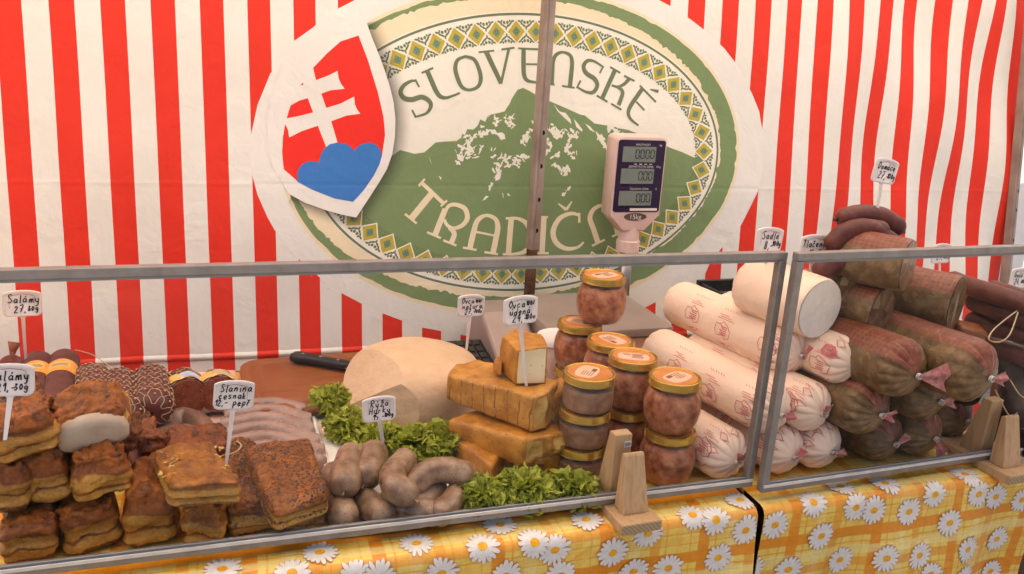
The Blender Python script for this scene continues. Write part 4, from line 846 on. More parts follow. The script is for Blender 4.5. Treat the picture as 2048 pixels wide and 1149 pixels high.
string([(0.1831, 0.1393, 0.06), (0.2081, 0.1334, 0.068), (0.2161, 0.1505, 0.07), (0.2027, 0.1789, 0.065), (0.1911, 0.1755, 0.06)], .0011, 'butcher twine curl beside the stem of the bacon tag')

# ------------------------------------------------------------------ vacuum packs of sausages
M['vac_pack'] = simple('vac_pack', (.25, .145, .115), (.34, .215, .175), 26, .22, .34, bmp=.0012, bscale=60, coat=.6)
M['dark_pack'] = simple('dark_pack', (.16, .085, .062), (.24, .14, .105), 24, .22, .34, bmp=.0012, bscale=60, coat=.6)
def vacpack(name, corners, paths, r, mat, label, nx=70, ny=50):
    c = [Vector(k) for k in corners]; ctr = sum(c, Vector())/4; ctr.z = 0
    segs = []
    for p in paths:
        q = smoothpath([Vector((k[0], k[1], 0))-ctr for k in p], 8); segs += list(zip(q[:-1], q[1:]))
    def h(p):
        best = 9
        for a, b in segs:
            d = b-a; t = max(0, min(1, (p-a).dot(d)/max(d.length_squared, 1e-9))); best = min(best, (p-a-d*t).length)
        x = best/r
        base = .0025+.0012*nz((p.x, p.y, 0), 60, 3)
        return base+(r*1.45*math.sqrt(max(0, 1-x*x)) if x < 1 else 0)+.004*math.exp(-max(0, x-1)*3)
    def P(a, b):
        p = c[3]*(1-a)*(1-b)+c[2]*a*(1-b)+c[1]*a*b+c[0]*(1-a)*b; p = Vector((p.x, p.y, 0))-ctr
        p.x += .004*math.sin(b*9); p.y += .004*math.sin(a*8)
        return (p.x, p.y, h(p)+.001)
    b = MB(); b.grid(P, nx, ny); o = b.build(name, mat, loc=ctr); return tag(o, label, 'sausage pack', 'vacuum-packed sausages')
vacpack('sausage_pack', [(0.0146, 0.435, 0.01), (0.1666, 0.4143, 0.01), (0.1791, 0.2529, 0.01), (0.0213, 0.2693, 0.01)], [[(0.0285, 0.3212, 0.012), (0.059, 0.3325, 0.012), (0.0838, 0.2932, 0.012)], [(0.0405, 0.3722, 0.012), (0.0845, 0.3729, 0.012), (0.1028, 0.3238, 0.012), (0.1023, 0.2811, 0.012)], [(0.116, 0.2867, 0.012), (0.1052, 0.3412, 0.012), (0.1299, 0.3641, 0.012), (0.1576, 0.3272, 0.012), (0.1643, 0.2769, 0.012)], [(0.0337, 0.2787, 0.012), (0.0724, 0.266, 0.012)], [(0.1331, 0.3003, 0.012), (0.1458, 0.2558, 0.012)]], .021, 'dark_pack', 'clear pack of curled grey-pink sausages behind the bacon')
vacpack('sausage_pack', [(0.1945, 0.4214, 0.01), (0.3239, 0.4099, 0.01), (0.3357, 0.1649, 0.01), (0.1753, 0.1987, 0.01)], [[(0.2003, 0.3995, 0.012), (0.2636, 0.4081, 0.012), (0.3161, 0.3735, 0.012)], [(0.1925, 0.3692, 0.012), (0.2625, 0.3796, 0.012), (0.3227, 0.3324, 0.012)], [(0.1875, 0.3379, 0.012), (0.2613, 0.3482, 0.012), (0.3274, 0.2937, 0.012)], [(0.1841, 0.3041, 0.012), (0.26, 0.3144, 0.012), (0.3271, 0.2544, 0.012)], [(0.1846, 0.2694, 0.012), (0.2586, 0.2786, 0.012), (0.33, 0.2198, 0.012)], [(0.1851, 0.2364, 0.012), (0.2573, 0.2446, 0.012), (0.3269, 0.1864, 0.012)]], .0128, 'vac_pack', 'flat pack of straight pink-grey sausages behind the peppered bacon')

# ------------------------------------------------------------------ cutting board and knife
m, nt, b = new_mat('board_wood'); v = coords(nt)
mp = N(nt, 'ShaderNodeMapping'); mp.inputs['Scale'].default_value = (5, 34, 30); nt.links.new(v, mp.inputs[0])
w_ = tnoise(nt, mp.outputs[0], 1.8, 5, .6, .8)
nt.links.new(ramp(nt, w_, ((.3, (.19, .048, .010)), (.5, (.26, .077, .017)), (.72, (.21, .055, .012)))), b.inputs['Base Color']); b.inputs['Roughness'].default_value = .5; bump(nt, b, w_, .0006); M['board_wood'] = m
def rrect(w, h, r, n=6):
    return [(sx*(w/2-r)+r*math.cos(a), sy*(h/2-r)+r*math.sin(a)) for sx, sy, a0 in ((1, 1, 0), (-1, 1, PI/2), (-1, -1, PI), (1, -1, 1.5*PI)) for a in [a0+PI/2*k/n for k in range(n+1)]]
def loft(b, loops, cap0=True, cap1=True, mi=0):
    n = len(loops[0]); vs = [p for l in loops for p in l]
    fs = [(i*n+k, i*n+(k+1) % n, (i+1)*n+(k+1) % n, (i+1)*n+k) for i in range(len(loops)-1) for k in range(n)]
    if cap0: fs.append(tuple(range(n))[::-1])
    if cap1: fs.append(tuple(range((len(loops)-1)*n, len(loops)*n)))
    b.add(vs, fs, mi)
a = MB(); W_, H_ = .36, .235
def lp(d, z): return [(p[0], p[1], z) for p in rrect(W_-2*d, H_-2*d, .035-d*.6)]
loft(a, [lp(.004, 0), lp(0, .004), lp(0, .018), lp(.003, .0205), lp(.016, .021), lp(.020, .0165), (lp(.027, .0165)), lp(.031, .021)])
o = sharp(a.build('cutting_board', 'board_wood', loc=(0.4004, .494, .0018), rot=(0, 0, math.radians(3))), 50)
tag(o, 'brown wooden cutting board with a juice groove behind the white cheese', 'cutting board')
M['knife_handle'] = simple('knife_handle', (.016, .014, .016), (.03, .026, .028), 60, .4); M['knife_steel'] = simple('knife_steel', (.55, .54, .52), (.45, .44, .43), 40, .25, metal=.9); M['rivet'] = simple('rivet', (.5, .48, .45), rough=.3, metal=.9)
kA, kB = Vector((0.3103, 0.5791, 0.034)), Vector((0.4119, 0.5071, 0.034)); d = kB-kA; kn = empty('kitchen_knife', kA, (0, 0, math.atan2(d.y, d.x))); L = d.length
a = MB(); ls = []
for t, w, h, dz in ((0, .010, .008, 0), (.03, .026, .015, 0), (.12, .030, .018, 0), (.4, .023, .018, 0), (.7, .024, .018, 0), (.95, .022, .017, 0), (1, .018, .014, 0)):
    ls.append([(t*L, p[0], p[1]+dz) for p in rrect(w, h, min(w, h)*.4, 3)])
loft(a, ls); hd_ = a.build('handle', 'knife_handle', kn)
for t in (.2, .5, .8):
    a = MB(); a.lathe([(0, .0094), (.0028, .0094), (.003, .0088)], 12, c=(t*L, 0, 0)); a.build('rivet', 'rivet', hd_)
a = MB(); a.add([(L*.97, -.013, -.001), (L+.16, -.010, -.001), (L+.20, .004, -.001), (L+.1, .010, -.001), (L*.97, .010, -.001), (L*.97, -.013, .0004), (L+.16, -.010, .0002), (L+.20, .004, .0002), (L+.1, .010, .001), (L*.97, .010, .001)], [(4, 3, 2, 1, 0), (5, 6, 7, 8, 9), (0, 1, 6, 5), (1, 2, 7, 6), (2, 3, 8, 7), (3, 4, 9, 8), (4, 0, 5, 9)])
a.build('blade', 'knife_steel', kn, smooth=False)
tag(kn, 'kitchen knife with a black riveted handle on the cutting board', 'knife')
M['wood_handle'] = simple('wood_handle', (.17, .055, .022), (.11, .035, .016), 40, .45)
a = MB(); p0, p1 = Vector((0.3143, 0.3481, 0.02)), Vector((0.3426, 0.3548, 0.02))
a.tube([Vector((0, 0, 0)), (p1-p0)*.3, (p1-p0)*.8, (p1-p0)*1.3], [.0075, .0085, .0085, .007], 12); o = a.build('wooden_stick', 'wood_handle', loc=p0); tag(o, 'red-brown wooden stick end between the sausage pack and the lettuce', 'stick')
M['pink_paper'] = simple('pink_paper', (.72, .48, .40), (.66, .38, .28), 30, .6, bmp=.002, bscale=20)
for cs, lab in (([(0.0904, 0.5923, 0.003), (0.2066, 0.5973, 0.003), (0.2118, 0.5394, 0.003), (0.0995, 0.5429, 0.003)], 'crumpled pinkish wrapping paper behind the cut salamis'), ([(0.1649, 0.4058, 0.003), (0.1862, 0.4179, 0.003), (0.2061, 0.2611, 0.003), (0.1737, 0.2562, 0.003)], 'pinkish wrapping paper strip between the two sausage packs'), ([(0.3193, 0.3524, 0.003), (0.3397, 0.3603, 0.003), (0.3451, 0.1917, 0.003), (0.3255, 0.1724, 0.003)], 'pinkish paper strip along the left edge of the white tray')):
    c = [Vector(k) for k in cs]; ct = sum(c, Vector())/4; a = MB()
    a.grid(lambda s, q: (c[3]*(1-s)*(1-q)+c[2]*s*(1-q)+c[1]*s*q+c[0]*(1-s)*q-ct)+Vector((0, 0, .002+.003*nz((s*4, q*4, 0), 1, 5))), 20, 20)
    o = a.build('wrapping_paper', 'pink_paper', loc=ct); tag(o, lab, 'paper')

# ------------------------------------------------------------------ cheeses
M['fresh_cheese'] = simple('fresh_cheese', (.60, .40, .245), (.67, .46, .295), 26, .5, bmp=.0035, bscale=48, sss=.12, speck=(36, .06, (.66, .46, .30)))
def wheel():
    bm = bmesh.new(); prof = [(0, 0), (.112, 0), (.119, .006), (.1235, .028), (.1225, .052), (.116, .072), (.103, .089), (.079, .101), (.047, .1075), (0, .110)]; n = 72; prev = None
    P = smoothpath([(r, 0, z) for r, z in prof], 4); rows = []
    for p in P:
        r = max(p.x, 0)
        if r < 1e-5: rows.append([bm.verts.new((0, 0, p.z))]*n); continue
        rows.append([bm.verts.new((r*math.cos(2*PI*k/n)*(1+.012*nz((math.cos(2*PI*k/n), math.sin(2*PI*k/n), p.z*9), 2)), r*math.sin(2*PI*k/n)*(1+.012*nz((math.cos(2*PI*k/n), math.sin(2*PI*k/n), p.z*9), 2)), p.z+.002*nz((r*math.cos(2*PI*k/n), r*math.sin(2*PI*k/n), 0), 22))) for k in range(n)])
    for i in range(len(rows)-1):
        for k in range(n):
            q = [rows[i][k], rows[i][(k+1) % n], rows[i+1][(k+1) % n], rows[i+1][k]]; u = []
            for w in q:
                if w not in u: u.append(w)
            if len(u) > 2: bm.faces.new(u)
    for co, no in (((-.084, -.02, .072), (-.72, -.26, .64)), ((-.068, -.078, .04), (-.66, -.75, .04))):
        r = bmesh.ops.bisect_plane(bm, geom=bm.verts[:]+bm.edges[:]+bm.faces[:], plane_co=co, plane_no=no, clear_outer=True)
        ed = [e for e in r['geom_cut'] if isinstance(e, bmesh.types.BMEdge)]
        bmesh.ops.edgeloop_fill(bm, edges=ed)
    me = bpy.data.meshes.new('fresh_cheese'); 
    for f in bm.faces: f.smooth = True
    bm.to_mesh(me); bm.free(); me.materials.append(M['fresh_cheese']); o = link('cheese_wheel', me, None, (0.5078, .372, .0055)); sharp(o, 34); return o
tag(wheel(), 'large pale round of fresh sheep cheese with slices cut away', 'cheese')
def smoked_mat(name, c1, c2, grooves):
    m, nt, b = new_mat(name); v = coords(nt); sep = N(nt, 'ShaderNodeSeparateXYZ'); nt.links.new(v, sep.inputs[0])
    col = ramp(nt, tnoise(nt, v, 30, 6, .66), ((.32, c1), (.62, c2))); h = tnoise(nt, v, 90, 5)
    sp = math_n(nt, 'LESS_THAN', tvor(nt, v, 95).outputs['Distance'], .13); col = mixc(nt, math_n(nt, 'MULTIPLY', sp, .7), col, (.14, .06, .02))
    if grooves:
        s = math_n(nt, 'ADD', sep.outputs[0], math_n(nt, 'MULTIPLY', tnoise(nt, v, 40, 2), .008)); ph = math_n(nt, 'ABSOLUTE', math_n(nt, 'SUBTRACT', math_n(nt, 'FRACT', math_n(nt, 'DIVIDE', s, .0128)), .5))
        g_ = math_n(nt, 'LESS_THAN', ph, .055); brk = ramp(nt, tnoise(nt, v, 60, 2), ((.4, (0, 0, 0)), (.5, (1, 1, 1))))
        nrm = N(nt, 'ShaderNodeSeparateXYZ'); nt.links.new(coords(nt, 'Normal'), nrm.inputs[0])
        g_ = math_n(nt, 'MULTIPLY', math_n(nt, 'MULTIPLY', g_, brk), math_n(nt, 'LESS_THAN', nrm.outputs[2], .5)); col = mixc(nt, math_n(nt, 'MULTIPLY', g_, .75), col, (.13, .055, .02)); h = math_n(nt, 'SUBTRACT', h, g_)
    nt.links.new(col, b.inputs['Base Color']); b.inputs['Roughness'].default_value = .45; bump(nt, b, h, .0022, .9); M[name] = m
smoked_mat('smoked_rind', (.27, .085, .007), (.54, .235, .030), False); smoked_mat('smoked_grooved', (.30, .105, .012), (.55, .255, .042), True)
M['smoked_crumb'] = simple('smoked_crumb', (.48, .24, .045), (.64, .40, .11), 40, .6, bmp=.0025, bscale=85)
M['cheese_cut'] = simple('cheese_cut', (.72, .60, .36), (.80, .68, .44), 14, .42, bmp=.0004, speck=(110, .11, (.45, .33, .17)))
sm = 'smoked sheep cheese pieces'
def prism_cheese(name, bottom, h, mats, label, top=None, rnd=.006, noise_amp=.0012, rough_faces=(), n=6):
    """a wedge: bottom outline (world x, y) at height z, h tall; mats = (rind, other); rough_faces = outline sides torn open"""
    z = bottom[0][2]; ctr = Vector((sum(p[0] for p in bottom)/len(bottom), sum(p[1] for p in bottom)/len(bottom), z)); bm = bmesh.new(); tp = top or bottom
    lo = [bm.verts.new(Vector((p[0], p[1], z))-ctr) for p in bottom]; hi = [bm.verts.new(Vector((p[0], p[1], p[2]+h if len(p) > 2 else z+h))-ctr) for p in tp]
    k = len(lo); bm.faces.new(lo[::-1]); bm.faces.new(hi)
    for i in range(k):
        f = bm.faces.new((lo[i], lo[(i+1) % k], hi[(i+1) % k], hi[i])); f.material_index = 1 if i in rough_faces else 0
    bmesh.ops.recalc_face_normals(bm, faces=bm.faces[:])
    bmesh.ops.bevel(bm, geom=bm.edges[:], offset=rnd, segments=3, affect='EDGES', profile=.6)
    bmesh.ops.triangulate(bm, faces=[f for f in bm.faces if len(f.verts) > 4]); bmesh.ops.subdivide_edges(bm, edges=[e for e in bm.edges if e.calc_length() > .012], cuts=2, use_grid_fill=True); bmesh.ops.subdivide_edges(bm, edges=[e for e in bm.edges if e.calc_length() > .010], cuts=2, use_grid_fill=True)
    bm.normal_update(); mv = {}
    for w in bm.verts:
        rgh = any(f.material_index == 1 for f in w.link_faces) and bool(rough_faces) and noise_amp > .0015
        mv[w] = w.co+w.normal*(noise_amp*(nz(w.co, 40, k)+.6*nz(w.co, 110, k))*(2.2 if rgh else .6))
    for w, c in mv.items():
        w.co = c; tz = max(0, c.z)/h
        w.co.z += tz*.0035*nz(c, 19, k+2); w.co.x += .0035*nz((c.y, c.z, 3), 24, k); w.co.y += .0035*nz((c.x, c.z, 7), 24, k)
    for f in bm.faces: f.smooth = True
    me = bpy.data.meshes.new(name); bm.to_mesh(me); bm.free()
    for q in mats: me.materials.append(M[q])
    o = link(name, me, None, ctr); sharp(o, 40); return tag(o, label, 'smoked cheese', sm)
prism_cheese('smoked_cheese', [(0.5258, 0.1564, 0.006), (0.5624, 0.0717, 0.006), (0.5984, 0.1252, 0.006), (0.5568, 0.192, 0.006)], .035, ('smoked_rind', 'smoked_rind'), 'smoked cheese wedge lowest on the left, behind the front lettuce')
prism_cheese('smoked_cheese', [(0.6396, 0.0699, 0.006), (0.6666, 0.0717, 0.006), (0.6836, 0.1073, 0.006), (0.6526, 0.1058, 0.006)], .040, ('smoked_rind', 'smoked_rind'), 'small smoked cheese block under the torn right end of the lower wedge', rnd=.004)
prism_cheese('smoked_cheese', [(0.5176, 0.1856, 0.034), (0.6016, 0.0673, 0.034), (0.6445, 0.0675, 0.034), (0.6854, 0.0843, 0.034), (0.7106, 0.1139, 0.034), (0.7146, 0.1534, 0.034), (0.6917, 0.1835, 0.034), (0.617, 0.2169, 0.034)], .050, ('smoked_rind', 'smoked_crumb'), 'lower smoked cheese wedge with a torn crumbly end above the lettuce', rough_faces=(1, 2, 3, 4, 5), noise_amp=.0046, rnd=.009, top=[(0.5199, 0.1851, 0.014), (0.6016, 0.0673, 0.034), (0.6445, 0.0675, 0.034), (0.6854, 0.0843, 0.03), (0.709, 0.1142, 0.028), (0.713, 0.1537, 0.03), (0.6917, 0.1835, 0.034), (0.617, 0.2169, 0.03)])
prism_cheese('smoked_cheese', [(0.5236, 0.2181, 0.0835), (0.6199, 0.0806, 0.0835), (0.6479, 0.0886, 0.0835), (0.6774, 0.1287, 0.0835), (0.6286, 0.2087, 0.0835), (0.5854, 0.264, 0.0835), (0.5458, 0.2585, 0.0835)], .058, ('smoked_grooved', 'smoked_crumb'), 'upper smoked cheese slab with dark grooves across its rind', rough_faces=(1, 2), noise_amp=.0030, top=[(0.5271, 0.2194, 0.0675), (0.6199, 0.0806, 0.0835), (0.6479, 0.0886, 0.0835), (0.6774, 0.1287, 0.0835), (0.6286, 0.2087, 0.0795), (0.5854, 0.264, 0.0735), (0.5482, 0.2581, 0.0695)])
prism_cheese('smoked_cheese', [(0.6616, 0.1071, 0.034), (0.7029, 0.124, 0.034), (0.7309, 0.1721, 0.034), (0.6873, 0.1715, 0.034)], .098, ('smoked_rind', 'smoked_rind'), 'upright smoked cheese piece behind the grooved slab', rnd=.010)
prism_cheese('smoked_cheese', [(0.6001, 0.1817, 0.142), (0.6075, 0.1244, 0.142), (0.6543, 0.1199, 0.142), (0.6673, 0.185, 0.142), (0.6307, 0.2129, 0.142)], .056, ('smoked_rind', 'cheese_cut'), 'small smoked cheese wedge with a pale cut face on top of the heap', rough_faces=(1,), rnd=.0025, noise_amp=.0008)
prism_cheese('smoked_cheese', [(0.5861, 0.1779, 0.142), (0.5964, 0.1618, 0.142), (0.6091, 0.1949, 0.142), (0.5997, 0.2072, 0.142)], .016, ('smoked_rind', 'smoked_rind'), 'tiny smoked cheese bit left of the pale-faced wedge', rnd=.003)
# ------------------------------------------------------------------ curly lettuce
M['lettuce'] = simple('lettuce', (.30, .36, .018), (.66, .68, .13), 30, .42, bmp=.0006, bscale=90, lo=.3, hi=.7)
_nt = M['lettuce'].node_tree; _p = _nt.nodes['Principled BSDF']; _t = _nt.nodes.new('ShaderNodeBsdfTranslucent'); _x = _nt.nodes.new('ShaderNodeMixShader'); _x.inputs[0].default_value = .38
_nt.links.new(_p.inputs['Base Color'].links[0].from_socket, _t.inputs[0]); _nt.links.new(_p.outputs[0], _x.inputs[1]); _nt.links.new(_t.outputs[0], _x.inputs[2]); _nt.links.new(_x.outputs[0], _nt.nodes['Material Output'].inputs[0])
M['lettuce_rib'] = simple('lettuce_rib', (.38, .42, .14), (.30, .36, .10), 30, .45)
def lettuce(loc, rad, n, seed, label, squash=.75, toward=None):
    rr = random.Random(seed); root = empty('curly_lettuce', loc)
    n = int(n*1.5)
    for k in range(n):
        az = 2*PI*k/n+rr.uniform(-.5, .5); el = rr.uniform(.25, 1.45); L = rad*rr.uniform(.7, 1.1); sp = rr.uniform(.8, 1.2); ph = rr.uniform(0, 9); fr = rr.choice((9, 10, 11, 13))
        d = Vector((math.cos(az)*math.cos(el), math.sin(az)*math.cos(el), math.sin(el)*squash)); s = Vector((-math.sin(az), math.cos(az), 0)); nn = d.cross(s).normalized()
        b = MB()
        def P(a, q):
            t = (a-.5)*2; r = L*(.12+.88*q); ang = t*sp*.72
            p = d*r*math.cos(ang)+s*r*math.sin(ang)*(.45+.55*q)
            amp = L*.24*q**1.6
            p += nn*(amp*math.sin(fr*t*2.2+ph)*.8+amp*.6*math.sin(fr*2.6*t+ph*2+q*4)+L*.22*q*q*-1)
            p += (d*.6+s*math.cos(fr*t))*(amp*.62*math.sin(fr*3.4*t+ph*3)+amp*.34*math.sin(fr*7.3*t+ph*5))
            p += Vector((nz(p+Vector((ph, 0, 0)), 130, seed), nz(p, 130, seed+1), nz(p, 130, seed+2)))*L*.16*q
            if p.z < -.004: p.z = -.004+.2*(p.z+.004)
            return p
        b.grid(P, 96, 11); b.build('leaf', 'lettuce', root)
    return tag(root, label, 'lettuce', 'curly lettuce between the cheeses')
def lett(px, rad, n, seed, label, sq=.75): lettuce(px, rad, n, seed, label, sq)
lett((0.3714, 0.3748, 0.016), .044, 16, 1, 'curly lettuce at the back left corner of the tray, beside the pale cheese')
lett((0.3863, 0.2738, 0.016), .046, 17, 2, 'curly lettuce below the cut corner of the pale cheese')
lett((0.431, 0.2179, 0.018), .040, 15, 3, 'curly lettuce behind the rice sausage tag stem')
lett((0.4784, 0.1928, 0.018), .042, 15, 4, 'curly lettuce under the front of the pale cheese')
lett((0.5189, 0.1892, 0.02), .044, 15, 5, 'curly lettuce left of the smoked cheese heap')
lett((0.5325, 0.022, 0.018), .042, 18, 6, 'curly lettuce at the front rail, nearest the grey sausages')
lett((0.5941, 0.0195, 0.018), .046, 18, 7, 'curly lettuce at the front rail, in the middle below the smoked cheese')
lett((0.6656, 0.0173, 0.016), .040, 18, 8, 'curly lettuce at the front rail, nearest the wooden clamp')

# ------------------------------------------------------------------ jars of meat
M['jar_meat'] = simple('jar_meat', (.24, .062, .026), (.56, .225, .115), 64, .5, bmp=.003, bscale=70, detail=7, spec=.1)
M['jar_fat'] = simple('jar_fat', (.42, .30, .20), (.36, .23, .15), 40, .35, coat=.3)
M['pate'] = simple('pate', (.20, .085, .045), (.34, .175, .105), 50, .5, spec=.1)
m, nt, b = new_mat('jar_glass'); tp = N(nt, 'ShaderNodeBsdfTransparent'); gl = N(nt, 'ShaderNodeBsdfGlossy'); gl.inputs['Roughness'].default_value = .05; fr = N(nt, 'ShaderNodeFresnel'); fr.inputs[0].default_value = 1.5; mx = N(nt, 'ShaderNodeMixShader')
tp.inputs[0].default_value = (.95, .96, .94, 1); bf = N(nt, 'ShaderNodeNewGeometry'); nt.links.new(math_n(nt, 'MULTIPLY', math_n(nt, 'MULTIPLY', fr.outputs[0], .8), math_n(nt, 'SUBTRACT', 1.0, bf.outputs['Backfacing'])), mx.inputs[0]); nt.links.new(tp.outputs[0], mx.inputs[1]); nt.links.new(gl.outputs[0], mx.inputs[2]); nt.links.new(mx.outputs[0], nt.nodes['Material Output'].inputs[0]); M['jar_glass'] = m
M['gold_lid'] = simple('gold_lid', (.52, .30, .055), (.42, .23, .04), 30, .25, metal=.7); M['lid_orange'] = simple('lid_orange', (.48, .155, .03), (.58, .23, .06), 40, .38); M['lid_cream'] = simple('lid_cream', (.72, .48, .34), (.66, .40, .26), 40, .45); M['lid_ink'] = simple('lid_ink', (.30, .13, .08), rough=.5)
JH = .085
def jar_meshes(kind):
    P = {}
    if kind == 'big': prof = [(.030, 0), (.034, .0015), (.0405, .014), (.0435, .030), (.0435, .044), (.0405, .056), (.0365, .064), (.0355, .068), (.0355, .074)]; lidr, lz = .0395, .0715
    else: prof = [(.034, 0), (.0375, .0015), (.039, .006), (.039, .034), (.0375, .040), (.0365, .044)]; lidr, lz = .0395, .0435
    a = MB(); a.lathe([(p.x, p.z) for p in smoothpath([(r, 0, z) for r, z in prof], 4)], 36); P['glass_body'] = a
    a = MB(); a.lathe([(max(p.x-.0016, 0), p.z) for p in smoothpath([(r, 0, z+.0016) for r, z in prof[:-2]], 4)], 36); P['contents'] = a
    h = .0125
    lp_ = [(lidr-.003, lz), (lidr, lz), (lidr+.0008, lz+.0015), (lidr, lz+.003), (lidr, lz+h-.003), (lidr-.001, lz+h-.0008), (lidr-.003, lz+h), (lidr-.0045, lz+h-.0014), (0, lz+h-.0014)]
    a = MB(); a.lathe(lp_, 40); P['lid'] = a
    zt = lz+h-.0011
    a = MB(); a.add([(0, 0, zt)]+[((lidr-.0062)*math.cos(2*PI*k/36), (lidr-.0062)*math.sin(2*PI*k/36), zt) for k in range(36)], [(0, 1+k, 1+(k+1) % 36) for k in range(36)]); P['lid_print'] = a
    a = MB(); n = 22; pts = [(.027*math.cos(2*PI*k/n)*(1 if abs(math.cos(2*PI*k/n)) < .9 else .93), -.004+.0165*math.copysign(abs(math.sin(2*PI*k/n))**.6, math.sin(2*PI*k/n)), zt+.0003) for k in range(n)]; a.add([(0, -.004, zt+.0003)]+pts, [(0, 1+k, 1+(k+1) % n) for k in range(n)]); P['lid_panel'] = a
    a = MB()
    for k in range(7): a.box((-.015+.0016*k, .004, zt+.0006), (.0008, .007, .0003))
    for k in range(5): a.box((.006, .006-.0038*k, zt+.0006), (.020-.003*(k % 3), .0009, .0003))
    P['lid_text'] = a
    return P
def jar(loc, rz, kind, label, group='jars of meat stacked in the middle'):
    j = empty('preserving_jar', loc, (0, 0, rz)); P = jar_meshes(kind)
    P['contents'].build('contents', 'jar_meat' if kind == 'big' else 'pate', j)
    if kind != 'big':
        a = MB(); a.lathe([(.0384, .022), (.0386, .026), (.0384, .029)], 36); 
    P['glass_body'].build('glass_body', 'jar_glass', j); l = sharp(P['lid'].build('lid', 'gold_lid', j), 35)
    P['lid_print'].build('lid_print', 'lid_orange', l, smooth=False); P['lid_panel'].build('lid_print', 'lid_cream', l, smooth=False); P['lid_text'].build('lid_text', 'lid_ink', l, smooth=False)
    return tag(j, label, 'jar', group)
jb = [0.8293, 0.0448]
def jr(p, kind, z, rz, label): jar((p[0], p[1], z+.002), rz, kind, label)
Q6 = (0.8323, 0.0504, 0.0); Q4 = (0.8054, 0.1397, 0.17); Q3 = (0.8009, 0.2148, 0.17); Q2 = (0.7851, 0.3106, 0.17); Q1 = (0.8191, 0.3047, 0.257); Q7 = (0.7057, 0.0875, 0.17)
jr(Q6, 'big', 0, .2, 'meat jar on the table at the front right, under another jar'); jr((Q6[0]-.002, Q6[1], 0), 'big', JH, .5, 'meat jar with a barcoded lid on top of the front right stack')
jr(Q4, 'big', 0, .9, 'meat jar at the bottom behind the front right stack'); jr(Q4, 'big', JH, -.4, 'meat jar with a scuffed lid just behind the front right stack')
jr(Q3, 'big', 0, .4, 'hidden bottom meat jar below the jar that helps carry the top one'); jr(Q3, 'big', JH, 1.9, 'meat jar at the front of the pair that carries the top jar')
jr(Q2, 'big', 0, .1, 'bottom meat jar beneath the rear left jar'); jr(Q2, 'big', JH, 2.4, 'meat jar at the back left of the pair that carries the top jar')
jr(Q1, 'big', JH*2+.0015, .3, 'topmost meat jar of the whole jar pyramid')
zb = 0
for k, lab in enumerate(('low jar of spread at the bottom of the three-jar stack', 'low jar of spread in the middle of the three-jar stack', 'low jar of spread with an orange lid on top of the three-jar stack')):
    jr((Q7[0]+.003*(k-1), Q7[1], 0), 'low', .0565*k, 2.0+k, lab)
qa, qb = (0.7661, 0.4093, 0.058), (0.7558, 0.3291, 0.058)
jr(qa, 'low', 0, .6, 'low orange-lidded jar behind the pale-faced cheese wedge'); 
# a plastic tub with a white lid
tb = empty('plastic_tub', (0.7803, 0.3849, .002)); M['tub_plastic'] = simple('tub_plastic', (.42, .27, .22), (.5, .34, .28), 20, .3); M['tub_lid'] = simple('tub_lid', (.78, .70, .68), rough=.35)
a = MB(); a.lathe([(.033, 0), (.036, .002), (.042, .108)], 36); a.build('tub_body', 'tub_plastic', tb); a = MB(); a.lathe([(.042, .106), (.0445, .106), (.0445, .114), (.042, .117), (.039, .115), (0, .115)], 36); sharp(a.build('tub_lid', 'tub_lid', tb), 40)
tag(tb, 'round plastic tub with a white lid beside the rear left jar', 'tub')

# ------------------------------------------------------------------ shop scale with its display on a post
M['scale_plastic'] = simple('scale_plastic', (.72, .53, .475), (.67, .48, .43), 12, .42); M['scale_plate'] = simple('scale_plate', (.36, .28, .25), (.31, .235, .21), 9, .4, metal=.25); M['scale_navy'] = simple('scale_navy', (.026, .014, .045), rough=.3); M['lcd'] = simple('lcd', (.20, .235, .21), (.17, .20, .18), 6, .25); M['lcd_dark'] = simple('lcd_dark', (.02, .025, .025), rough=.4)
M['badge_brown'] = simple('badge_brown', (.11, .07, .055), rough=.45); M['print_pale'] = simple('print_pale', (.62, .58, .55), rough=.5); M['key_black'] = simple('key_black', (.022, .02, .02), (.04, .036, .034), 50, .4); M['steel'] = simple('steel', (.42, .36, .33), (.30, .24, .21), 20, .3, metal=.85)
scl = empty('shop_scale', (.905, .535, .002))
a = MB(); loft(a, [[(p[0], p[1], z) for p in rrect(.235, .225, .02)] for z in (.012, .088)]); bd = a.build('scale_body', 'scale_plastic', scl, smooth=False)
a = MB(); loft(a, [[(p[0]*f, p[1]*f, z) for p in rrect(.258, .252, .012)] for z, f in ((.096, .99), (.0975, 1), (.109, 1), (.1115, .99))]); sharp(a.build('weighing_plate', 'scale_plate', scl), 40)
a = MB(); a.prism([(-.13, .02), (.085, .02), (.085, .055), (-.03, .108), (-.10, .112), (-.13, .09)], lambda p, q: (q, -p[0]*1.0+.0, p[1]), -.225, -.132); o = a.build('side_housing', 'scale_plate', scl, smooth=False); bv = o.modifiers.new('bevel', 'BEVEL'); bv.width = .009; bv.segments = 3
for sx in (-.09, .09):
    for sy in (-.085, .085):
        a = MB(); a.lathe([(.012, 0), (.014, .003), (.012, .014)], 14, c=(sx, sy, 0)); a.build('foot', 'black_rubber', scl)
kp = MB(); kp.box((-.245, -.035, .028), (.11, .15, .022), rot=(math.radians(6), 0, 0)); kpo = kp.build('keypad', 'key_black', scl, smooth=False)
for i in range(6):
    for j in range(5):
        a = MB(); a.box((-.287+.0165*i, -.095+.028*j, .0415+.0028*(j-2)), (.012, .020, .006), rot=(math.radians(6), 0, 0)); a.build('key', 'key_black', kpo, smooth=False)
HX, HY = 0.1367, .13
z_top, z_sh, z_bot = 0.4603, 0.2849, 0.2513
z_neck = 0.2081
hw = .0625
